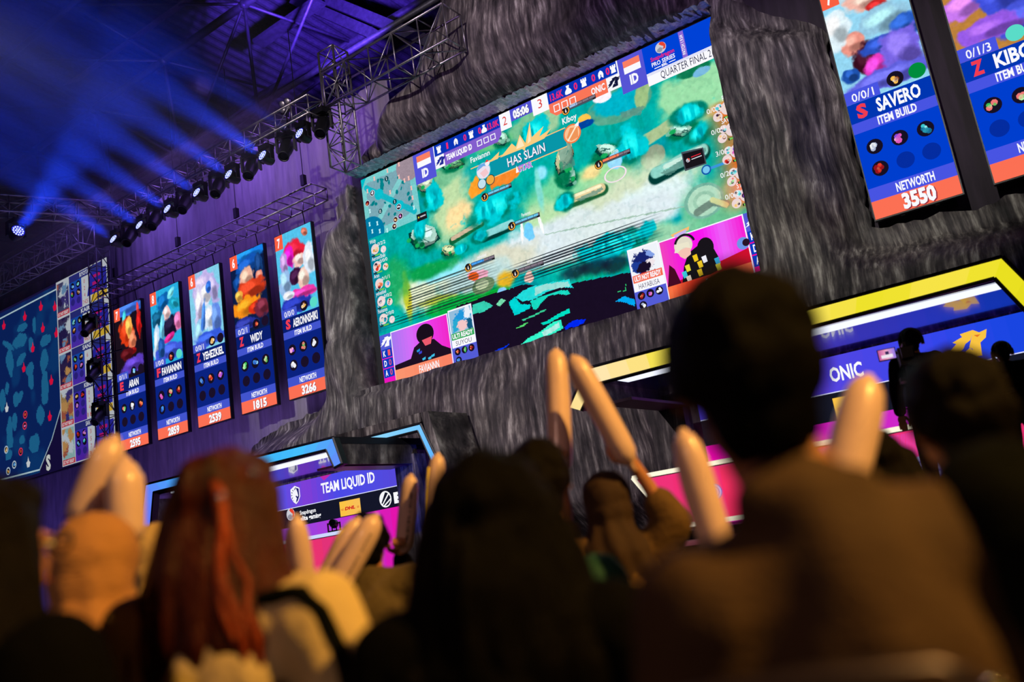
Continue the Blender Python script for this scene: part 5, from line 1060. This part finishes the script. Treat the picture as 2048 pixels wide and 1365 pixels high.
def wr(amp, f=9, zs=.5, seed=0):
    def g(c):
        return amp*(noise.noise((c.x*f+seed, c.y*f, c.z*f*zs))+.6*noise.noise((c.x*f*2.3, c.y*f*2.3+seed, c.z*f*zs*2)))
    return g
ARMS = {}
SEAT = dict(hip=(.09, 0, .5), knee=(.13, .44, .5), ankle=(.13, .42, .09), toe=(.14, .6, .05))
STAND = dict(hip=(.09, 0, .93), knee=(.11, .03, .5), ankle=(.11, -.01, .09), toe=(.14, .15, .04))
def person(label, head_at, yaw, hair, hairmat, top, topmat, arms=None, stand=False, scale=None, base=0.0, seed=0, group='seated audience', width=1.0, bottoms='trouser', hx=0.0, neck=0.0, sho=None, sleeve=.82, fold=1.0, hairlen=.36):
    """head_at: where the head's centre is in the hall; yaw: direction faced (0 = +y)"""
    hz = 1.60 if stand else 1.20; hz += neck; k = scale or (head_at.z-base)/hz; lift = hz-neck-1.20
    Rz = Matrix.Rotation(yaw, 3, 'Z'); hl = Vector((hx, .02, 0)); loc = head_at-Rz @ (hl*k); loc.z = base
    t = empty('person', loc, yaw, label, 'person', group); t.scale = (k, k, k)
    toL = lambda w: (Rz.inverted() @ (Vector(w)-loc))/k
    up = Vector((0, 0, lift)); V = lambda x, y, z: Vector((x, y, z))+up
    LG = STAND if stand else SEAT
    Wd = width
    A = {}
    for s, n in ((1, 'R'), (-1, 'L')):
        a = (arms or {}).get(n); so = (sho or {}).get(n, (0, 0)); sh = V(.175*s*Wd+so[0], -.02, 1.0+so[1])
        if a is None: el, wr_ = V(.245*s*Wd+so[0]*1.2, .0, .74+so[1]), (V(.17*s, .24, .66) if not stand else V(.25*s, .10, .52)); grip = 'relaxed'
        else:
            el, wr_ = toL(a[0]), toL(a[1]); grip = 'grip'
        A[n] = (sh, el, wr_, grip)
    ARMS[t.name] = A
    # body: one continuous surface
    bm = bmesh.new(); hc = V(hx, .02, 1.2+neck)
    ball(bm, hc+Vector((0, -.012, .025)), (.074, .092, .09)); ball(bm, hc+Vector((0, .03, -.035)), (.06, .066, .08)); caps(bm, hc+Vector((0, .03, -.07)), hc+Vector((0, .058, -.095)), .045, .028)
    caps(bm, hc+Vector((0, .094, .0)), hc+Vector((0, .106, -.03)), .009, .014)
    ball(bm, hc+Vector((.03, .084, .02)), (.02, .012, .008)); ball(bm, hc+Vector((-.03, .084, .02)), (.02, .012, .008))
    for s in (1, -1): ball(bm, hc+Vector((.078*s, -.008, -.012)), (.011, .021, .034), Matrix.Rotation(-.25*s, 3, 'Z'))
    caps(bm, V(0, -.02, 1.02), hc+Vector((0, -.012, -.07)), .062, .055)
    ball(bm, V(0, -.02, .9), (.165*Wd, .1, .16)); caps(bm, A['L'][0].lerp(V(0, -.02, 1.0), .25), A['R'][0].lerp(V(0, -.02, 1.0), .25), .055, .055); caps(bm, V(0, -.02, 1.02), V(0, -.02, .95), .075, .1); caps(bm, V(0, -.01, .85), V(0, 0, .6), .115, .125); ball(bm, V(0, -.01, .55), (.17, .125, .11))
    for n, s in (('R', 1), ('L', -1)):
        sh, el, w_, g = A[n]; chain(bm, [sh, el, w_], [.052, .04, .026])
        f = lambda q: Vector((q[0]*s, q[1], q[2])); chain(bm, [f(LG['hip']), f(LG['knee']), f(LG['ankle'])], [.085, .058, .04]); chain(bm, [f(LG['ankle']), f(LG['toe'])], [.04, .034])
    body = fuse(bm, .0115, 5)
    for n, s in (('R', 1), ('L', -1)):
        sh, el, w_, g = A[n]; d = (w_-el).normalized(); x = Vector((s, 0, 0)); y = d.cross(x).normalized() if abs(d.dot(x)) < .95 else Vector((0, 1, 0)); y = -y if (y.y < 0) != (d.z < -.5) and g == 'relaxed' else y
        x = y.cross(d); Q = Matrix((x, y, d)).transposed().to_4x4()
        if s < 0: Q = Q @ Matrix.Diagonal((-1, 1, 1, 1))
        join_mesh(body, HAND[g], Matrix.Translation(w_) @ Q)
    bo = put('body', body, M['skin'], t)
    m = bmesh.new()
    for s in (1, -1): ball(m, hc+Vector((.03*s, .083, .005)), (.013, .009, .008))
    me = bpy.data.meshes.new('e'); m.to_mesh(me); m.free(); put('eyes', me, M['eye'], t)
    m = bmesh.new(); ball(m, hc+Vector((0, .094, -.058)), (.022, .009, .008)); me = bpy.data.meshes.new('l'); m.to_mesh(me); m.free(); put('lips', me, M['lip'], t)
    # trousers and shoes
    bm = bmesh.new(); ball(bm, V(0, -.01, .56), (.182, .138, .12))
    for s in (1, -1):
        f = lambda q: Vector((q[0]*s, q[1], q[2])); chain(bm, [f(LG['hip']), f(LG['knee']), f(LG['ankle'])], [.1, .072, .058])
    put('trousers', fuse(bm, .016, 4, wr(.006, 9, .8, seed)), M[bottoms], t)
    for s in (1, -1):
        bm = bmesh.new(); f = lambda q: Vector((q[0]*s, q[1], q[2])); caps(bm, f(LG['ankle'])+Vector((0, -.03, -.04)), f(LG['toe']), .048, .044); ball(bm, f(LG['ankle']), (.048, .055, .05)); put('shoe', fuse(bm, .012, 3), M['shoe'], t)
    # top
    bm = bmesh.new(); th = .016 if top == 'shirt' else .03
    ball(bm, V(0, -.02, .9), (.165*Wd+th, .1+th, .165)); caps(bm, A['L'][0].lerp(V(0, -.025, .99), .25), V(0, -.025, .995), .058+th, .062+th); caps(bm, A['R'][0].lerp(V(0, -.025, .99), .25), V(0, -.025, .995), .058+th, .062+th); caps(bm, V(0, -.02, .995), V(0, -.02, .92), .085+th, .11+th); caps(bm, V(0, -.01, .85), V(0, 0, .56), .125+th, .145+th); ball(bm, V(0, -.01, .56), (.175+th, .135+th, .12))
    for n in 'RL':
        sh, el, w_, g = A[n]; e = el.lerp(w_, sleeve if top != 'tee' else -.3)
        if top == 'tee': chain(bm, [sh, sh.lerp(el, .6)], [.066+th, .058+th])
        else: chain(bm, [sh, el, e], [.062+th, .05+th, .038+th])
    if top in ('jacket',): caps(bm, V(-.05+hx*.6, -.06, 1.055+neck*.9), V(.05+hx*.6, -.06, 1.055+neck*.9), .034, .034); caps(bm, V(0, -.03, 1.0), V(hx*.6, -.035, 1.04+neck*.8), .09, .072)
    tm = fuse(bm, .0135, 5, wr((.009 if th > .02 else .006)*fold, 8, .6, seed)); put({'jacket': 'jacket', 'robe': 'robe', 'shirt': 'shirt', 'tee': 'shirt'}[top], tm, M[topmat], t)
    # hair or headscarf
    if hair:
        bm = bmesh.new(); b0 = hc+Vector((0, -.022, .03))
        if hair == 'short':
            ball(bm, b0+Vector((0, 0, .012)), (.09, .1, .094)); ball(bm, b0+Vector((0, -.03, -.03)), (.084, .078, .075)); ball(bm, b0+Vector((0, .05, .055)), (.072, .06, .045))
            for s in (1, -1): ball(bm, b0+Vector((.078*s, .015, -.015)), (.016, .04, .05))
            ball(bm, b0+Vector((0, -.038, -.085)), (.066, .055, .06))
            me = fuse(bm, .009, 3, wr(.007, 30, .5, seed))
        elif hair == 'long':
            ball(bm, b0+Vector((0, -.004, .012)), (.1, .105, .1)); ball(bm, b0+Vector((0, .05, .055)), (.08, .058, .045))
            for i in range(11):
                a = -1.25+2.5*i/10; x, y = math.sin(a)*.095, -math.cos(a)*.075
                p0 = b0+Vector((x, y+.02, 0)); L_ = hairlen+.08*noise.noise((i*1.7, seed, 0)); pts = [p0, p0+Vector((x*.25, -.02-.01*math.cos(a), -.13)), p0+Vector((x*.75+.012*math.sin(i*2.1+seed), -.05, -.26)), p0+Vector((x*.8+.02*math.sin(i*1.3+seed), -.06, -L_))]
                chain(bm, pts, [.04, .046, .04, .012])
            me = fuse(bm, .0105, 4, wr(.010, 22, .15, seed))
        elif hair == 'hijab':
            ball(bm, b0+Vector((0, -.006, .0)), (.105, .118, .112)); ball(bm, b0+Vector((0, -.03, -.06)), (.1, .09, .1)); caps(bm, hc+Vector((0, -.03, -.1)), V(0, -.04, 1.0), .1, .125); caps(bm, V(-.1, -.035, 1.0), V(.1, -.035, 1.0), .085, .085); ball(bm, V(0, -.055, .94), (.185, .09, .14)); ball(bm, V(0, .06, .96), (.12, .07, .1)); ball(bm, hc+Vector((0, .03, -.105)), (.06, .06, .03))
            fold = wr(.006, 7, .35, seed)
            me = fuse(bm, .0125, 5, lambda c: fold(c)+.006*math.sin(math.atan2(c.x, -(c.y+.02))*9+c.z*14)*max(0, min(1, (hz-c.z+.02)*6)))
        put('headscarf' if hair == 'hijab' else 'hair', me, M[hairmat], t)
    return t, toL, hc

YW = R(31)
P = {}
P['m1'] = person('person with short black hair filling the right foreground, olive brown jacket with one dark sleeve', at_d(1487, 752, 1.03), YW, 'short', 'hair_black', 'jacket', 'jacket_olive', seed=1, width=.84, hx=-.052, neck=.035, sho={'L': (.0, -.03), 'R': (.02, .0)})
P['m2'] = person('person with short dark hair at far right, dark shirt, seen from behind', at_d(1914, 838, 1.58), YW, 'short', 'hair_dark', 'shirt', 'cloth_navy', seed=2, width=1.06)
P['w2'] = person('person with long black hair as a dark mass in the centre foreground', at_d(985, 1055, 1.42), YW, 'long', 'hair_black', 'jacket', 'cloth_black', seed=3, width=1.0)
P['w1'] = person('person with long red brown hair left of centre, cream jacket with a dark shoulder stripe', at_d(462, 1036, 1.76), YW-.3, 'long', 'hair_red', 'jacket', 'cloth_cream', seed=4, width=1.1, fold=2.2, hairlen=.5)
P['p2'] = person('person in a cream ribbed headscarf and dark maroon top at lower left', at_d(200, 1138, 2.05), YW, 'hijab', 'hijab_cream', 'shirt', 'cloth_maroon', seed=5)
P['p1'] = person('person with dark hair and glasses cut off by the left picture edge', at_d(-14, 1105, 1.5), YW-.35, 'long', 'hair_dark', 'jacket', 'cloth_black', seed=6)
P['p3'] = person('person in a beige headscarf, half hidden behind the cream ribbed headscarf', at_d(326, 1120, 3.3), YW, 'hijab', 'hijab_beige', 'robe', 'hijab_beige', seed=7)
P['b1'] = person('person with short dark hair and teal shirt, just right of the long black hair', at_d(1083, 965, 2.5), YW, 'short', 'hair_dark', 'tee', 'cloth_teal', seed=8, neck=.08, hx=.03, sho={'R': (-.03, -.04)})
hx = at_d(1215, 1008, 3.5)
P['h1'] = person('person in a brown headscarf and olive robe raising the right arm with a balloon stick', hx, YW, 'hijab', 'hijab_brown', 'robe', 'robe_brown', seed=9, width=.95, sleeve=.3,
                 arms={'R': (at_d(1345, 1045, 3.4), at_d(1265, 925, 3.42)), 'L': (at_d(1140, 1120, 3.5), at_d(1122, 955, 3.55))})
P['w3'] = person('person with long dark hair between the two men on the right', at_d(1752, 945, 2.7), YW, 'long', 'hair_dark', 'jacket', 'cloth_black', seed=10)
P['p7'] = person('person with dark hair and dull brown jacket behind the yellow edged balloon sticks', at_d(738, 1085, 3.75), YW, 'short', 'hair_black', 'jacket', 'cloth_dim', seed=11, arms={'L': (at_d(668, 1255, 3.6), at_d(668, 1182, 3.38))})
P['p8'] = person('person raising one arm with a thin balloon stick, mostly hidden by the long black hair', at_d(880, 1085, 4.6), YW, 'short', 'hair_black', 'shirt', 'cloth_black', seed=12, arms={'L': (at_d(810, 1165, 4.55), at_d(803, 1110, 4.5))})
bmv = MB()
# camera crew on the stage
P['c1'] = person('person in black with a headset filming on stage, above the right dark haired head', at_d(1822, 684, 8.5), YW-.35, 'short', 'hair_black', 'shirt', 'cloth_black', stand=True, base=.8, seed=13, group='camera crew')
P['c2'] = person('person in black with headphones filming at the right picture edge', at_d(2004, 706, 8.9), YW-.3, 'short', 'hair_black', 'jacket', 'cloth_black', stand=True, base=.8, seed=14, group='camera crew')

def child(k, name, build, mat, sub=None):
    t, toL, hc = P[k]; m = MB(); build(m, hc, toL); return m.build(name, M[mat], sub or t, True)
# sleeve of another colour, back lettering and collar on the big foreground jacket
def sleeve_mesh(k, n, r, name, mat):
    t, toL, hc = P[k]; sh, el, w_, g = ARMS[t.name][n]; bm = bmesh.new(); chain(bm, [sh.lerp(el, -.03)+Vector((.028, 0, .0)), el+Vector((.02, 0, 0)), el.lerp(w_, .85)], [r, r*.92, r*.78]); put(name, fuse(bm, .013, 5, wr(.006, 9, .6, 3)), M[mat], t)
sleeve_mesh('m1', 'R', .113, 'dark_sleeve', 'cloth_navy')
P['m1'][0].children[-1]['label'] = 'dark green black right sleeve'
# light stripe bands on the cream jacket
for j, (dz, mat) in enumerate(((.0, 'cloth_navy'),)):
    jk = [q for q in P['w1'][0].children if q.name.startswith('jacket')][0]
    def f(m, hc, toL):
        pts = []
        for q in ((.095, -.15, 1.06), (.14, -.14, 1.07), (.185, -.12, 1.06), (.225, -.1, 1.04), (.26, -.09, 1.0), (.28, -.08, .94), (.29, -.08, .87), (.3, -.07, .8), (.3, -.06, .72)):
            ok, co, no, _ = jk.closest_point_on_mesh(q); pts.append(co-no*.006)
        m.path(pts, [.008]+[.0165]*7+[.008], 8)
    child('w1', 'shoulder_stripe', f, mat)
hr = [q for q in P['w1'][0].children if q.name.startswith('hair')][0]
M['hair_streak_lit'] = pbr('lit_hair_streak', (104, 36, 11), .42, bump=.5, bscale=22, stretch=(9, 9, .7), c2=(160, 62, 18), scale=2.4, spec=.3)  # lighter colour for strands that paint in the orange highlight on the hair
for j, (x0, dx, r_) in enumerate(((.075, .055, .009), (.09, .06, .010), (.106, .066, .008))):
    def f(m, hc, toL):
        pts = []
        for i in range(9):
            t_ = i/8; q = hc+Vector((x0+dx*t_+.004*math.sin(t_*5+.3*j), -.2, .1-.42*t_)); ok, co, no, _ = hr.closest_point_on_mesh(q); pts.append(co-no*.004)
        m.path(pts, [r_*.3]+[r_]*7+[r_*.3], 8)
    child('w1', 'hair_light_streak', f, 'hair_streak_lit')
for k in ('c1', 'c2'):
    def f(m, hc, toL):
        m.path([hc+Vector((.1*math.cos(a), -.02, .03+.1*math.sin(a))) for a in [math.pi*i/10 for i in range(11)]], .012, 6)
        for s in (1, -1): m.tube(hc+Vector((.085*s, -.01, -.005)), hc+Vector((.115*s, -.01, -.005)), .042, 12)
        m.path([hc+Vector((-.1, .02, -.02)), hc+Vector((-.09, .09, -.06)), hc+Vector((-.03, .13, -.07))], .005, 5)
    child(k, 'headset', f, 'black_metal')
def f(m, hc, toL):
    for s in (1, -1):
        c = hc+Vector((.034*s, .112, .008)); m.path([c+Vector((.025*math.cos(a), 0, .02*math.sin(a))) for a in [2*math.pi*i/14 for i in range(15)]], .003, 5); m.tube(c+Vector((.025*s, 0, .004)), hc+Vector((.082*s, .0, .006)), .003, 5)
    m.tube(hc+Vector((-.01, .114, .012)), hc+Vector((.01, .114, .012)), .003, 5)
child('p1', 'glasses', f, 'black_metal')
M['chrome'] = pbr('polished_chrome', (225, 225, 225), .06, 1.0, var=.02)
def beads(k, name, L_, r, label=None):
    t, toL, hc = P[k]; m = MB()
    for (px, py, D) in L_: q = toL(at_d(px, py, D)); m.lathe([(r*.05, -r), (r*.7, -r*.7), (r, 0), (r*.7, r*.7), (r*.05, r)], 12, Matrix.Translation(q))
    o = m.build(name, M['chrome'], t, True)
    return o
beads('w1', 'hair_glint_bead', [(440, 995, 1.5)], .008); beads('w1', 'hair_glint_bead', [(502, 948, 1.5)], .008)  # chrome beads put before the hair to catch two blurred highlights
def f(m, hc, toL):
    a, b_ = toL(at_d(1338, 1108, 3.36)), toL(at_d(1350, 1098, 3.36)); m.tube(a, b_, .012, 10)
child('h1', 'bracelet', f, 'chrome')

# video cameras of the crew
def video_camera(k, px, py, D, label, screen):
    p_ = at_d(px, py, D); t = empty('video_camera', p_, YW-.3, label, 'camera', 'crew cameras'); m = MB(); m.box((0, 0, 0), (.14, .34, .16)); m.box((.0, -.2, .02), (.1, .1, .1)); m.build('camera_body', M['black_metal'], t)
    m = MB(); m.lathe([(.05, 0), (.06, .1), (.065, .16), (.05, .16)], 16, Matrix.Translation((0, .17, 0)) @ Matrix.Rotation(-math.pi/2, 4, 'X')); m.build('lens', M['black_metal'], t, True)
    m = MB(); m.tube((0, -.12, .12), (0, .12, .12), .016); m.tube((0, .1, .07), (0, .1, .12), .014); m.tube((0, -.1, .07), (0, -.1, .12), .014); m.build('top_handle', M['black_metal'], t)
    m = MB(); m.box((-.16, -.1, .05), (.16, .02, .11)); m.tube((-.1, -.08, .05), (0, -.05, .05), .012); m.build('monitor', M['black_metal'], t)
    if screen:
        q = Panel(-.232, -.112, .098, .01, .01, .001); q.grad(0, 0, 14.4, 9.4, [(200, 90, 160), (240, 170, 200), (150, 120, 230)], 0); q.rect(2, 5, 12, 8, (240, 230, 240), 1); q.rect(6, 2, 9, 5, (60, 40, 90), 1); q.build('monitor_picture', t, 'led')
    m = MB(); m.box((0, .05, -.2), (.2, .3, .04)); m.tube((0, .0, -.08), (0, 0, -.2), .03); m.build('shoulder_rig', M['black_metal'], t)
    return t
video_camera('c1', 1812, 716, 8.3, 'shoulder camera with a small lit monitor held by the filming person with the headset', True)
video_camera('c2', 1992, 745, 8.7, 'black shoulder camera held by the filming person at the right picture edge', False)

# ------------------------------------------------------------------ balloon sticks
M['balloon'] = pbr('white_balloon_film', (236, 204, 204), .32, var=.04, bump=.08, bscale=14, spec=.5, coat=.3)
M['print'] = pbr('dark_print', (52, 36, 40), .5); M['print_yellow'] = pbr('yellow_edge_print', (235, 215, 30), .5); M['print_violet'] = pbr('violet_reflection_line', (130, 70, 235), .5)  # the violet line stands in for a purple reflection
def stick(a, b_, D0, D1, dia, label, deco=None):
    A0, B0 = at_d(*a, D0), at_d(*b_, D1); d = B0-A0; L_ = d.length
    t = empty('balloon_stick', A0, 0, label, 'balloon', 'white balloon sticks'); r = dia/2
    Q = d.to_track_quat('Z', 'Y').to_matrix().to_4x4()
    prof = [(.004, -.004), (r*.35, .0), (r*.62, .012), (r*.84, .035), (r*.96, min(.075, L_*.2)), (r, min(.13, L_*.3)), (r*1.02, L_*.4), (r, L_*.8), (r*.93, L_*.9), (r*.7, L_*.96), (r*.35, L_*.99), (.012, L_), (.012, L_+.03)]
    m = MB(); m.lathe(prof, 24, Q); me = m.mesh('tube', True)
    for v in me.vertices:
        c = v.co; w = noise.noise((c.x*9+L_*7, c.y*9, c.z*6)); v.co += v.normal*r*.06*w
    put('tube', me, M['balloon'], t)
    m = MB(); m.lathe([(.004, -.012), (.012, -.008), (.014, .004), (.006, .012)], 12, Q); m.build('tip_seal', M['balloon'], t, True)
    vw = (A0-CAM).normalized()
    if deco in ('yellow', 'violet'):
        e = -cr*(r*.88); n_ = -vw*(r*.55); m = MB(); dn = d.normalized(); m.path([e+n_+dn*L_*f for f in (.15, .35, .55, .75, .92)], .007, 6); m.build('edge_line', M['print_'+deco], t, True)
    if deco and deco.startswith('text:'):
        g, f = glyphs(deco[5:], .02); g = g/g[:, 0].max(); dn = -d.normalized(); up_ = dn.cross(vw).normalized(); up_ = -up_ if up_.dot(cu) < 0 else up_
        n2 = up_.cross(dn).normalized(); n2 = n2 if n2.dot(vw) < 0 else -n2
        m = MB(); vs_ = []
        for x, y in g:
            ang = (y*2.0*.45-.35)*1.0; vs_.append(d*.5+(-dn*(-1))*0+dn*((x-.5)*L_*.62)+n2*(r*1.045*math.cos(ang))+up_*(r*1.045*math.sin(ang)))
        m.add(vs_, f); m.build('print', M['print'], t)
    return t
stick((230, 878), (160, 1052), 2.45, 2.4, .1, 'white balloon stick leaning left behind the cream headscarf, the taller of the pair', 'violet')
stick((250, 922), (252, 1090), 2.36, 2.3, .098, 'upright white balloon stick behind the cream headscarf, the shorter of the pair')
stick((1112, 702), (1122, 955), 3.75, 3.55, .098, 'upright white balloon stick high in the centre, left of the leaning one')
stick((1146, 716), (1262, 930), 3.5, 3.4, .098, 'white balloon stick leaning left from the raised hand in the centre')
stick((752, 1034), (666, 1190), 3.4, 3.33, .098, 'printed white balloon stick slanting over the pink left desk', 'text:SERIES 2023')
stick((716, 1040), (652, 1170), 3.5, 3.45, .095, 'plain white balloon stick half hidden behind the printed one', 'yellow')
stick((822, 952), (806, 1108), 4.5, 4.5, .092, 'thin upright white balloon stick over the left booth logo wall', 'text:SERIES')
stick((876, 910), (862, 1080), 4.4, 4.3, .09, 'white balloon stick rising behind the long black hair, with a yellow edge', 'yellow')
stick((592, 1036), (616, 1240), 2.9, 2.9, .075, 'white balloon stick peeking out right of the red brown hair')
stick((1366, 866), (1446, 1130), 2.3, 2.2, .086, 'white balloon stick left of the large foreground head')
stick((1736, 758), (1664, 1060), 2.0, 1.85, .098, 'white balloon stick over the right booth, right of the large foreground head')
stick((2050, 1060), (2044, 1260), 1.3, 1.3, .04, 'pale balloon stick cut off by the right picture edge')

# ------------------------------------------------------------------ the chair in front of the camera
o_ = P['m1'][0]; ct = empty('chair', (o_.location.x-.105*math.cos(YW), o_.location.y-.105*math.sin(YW), 0), YW, 'metal framed chair under the person in the olive brown jacket', 'chair'); M['chair_tube'] = pbr('painted_chair_tube', (58, 50, 70), .3, .6); M['chair_pad'] = pbr('black_chair_pad', (14, 13, 16), .7, bump=.2)
m = MB(); bw = .2; tw = .135
m.path([(-bw, -.16, .46), (-bw+.01, -.2, .62), (-tw-.012, -.225, .82), (-tw, -.228, .87), (-tw+.012, -.23, .892), (-tw+.035, -.231, .903), (0, -.233, .908), (tw-.035, -.231, .903), (tw-.012, -.23, .892), (tw, -.228, .87), (tw+.012, -.225, .82), (bw-.01, -.2, .62), (bw, -.16, .46)], .0105, 10); m.build('back_frame', M['chair_tube'], ct, True)
m = MB(); m.box((0, -.215, .7), (.26, .03, .24)); m.build('backrest', M['chair_pad'], ct); m = MB(); m.box((0, .03, .44), (.44, .46, .06)); m.build('seat', M['chair_pad'], ct)
for s in (-1, 1):
    m = MB(); m.path([(bw*s, -.16, .46), (bw*s, -.22, 0)], .0125, 8); m.build('leg', M['chair_tube'], ct, True)
    m = MB(); m.path([(bw*s, .22, .42), (bw*s, .26, 0)], .0125, 8); m.build('leg', M['chair_tube'], ct, True)
for s in (-1, 1): m = MB(); m.lathe([(.002, -.008), (.008, -.005), (.01, 0), (.008, .005), (.002, .008)], 12, Matrix.Translation((s*tw*1.0, -.24, .885))); m.build('frame_glint_bead', M['chrome'], ct, True)  # chrome beads added on the frame to catch blurred highlights
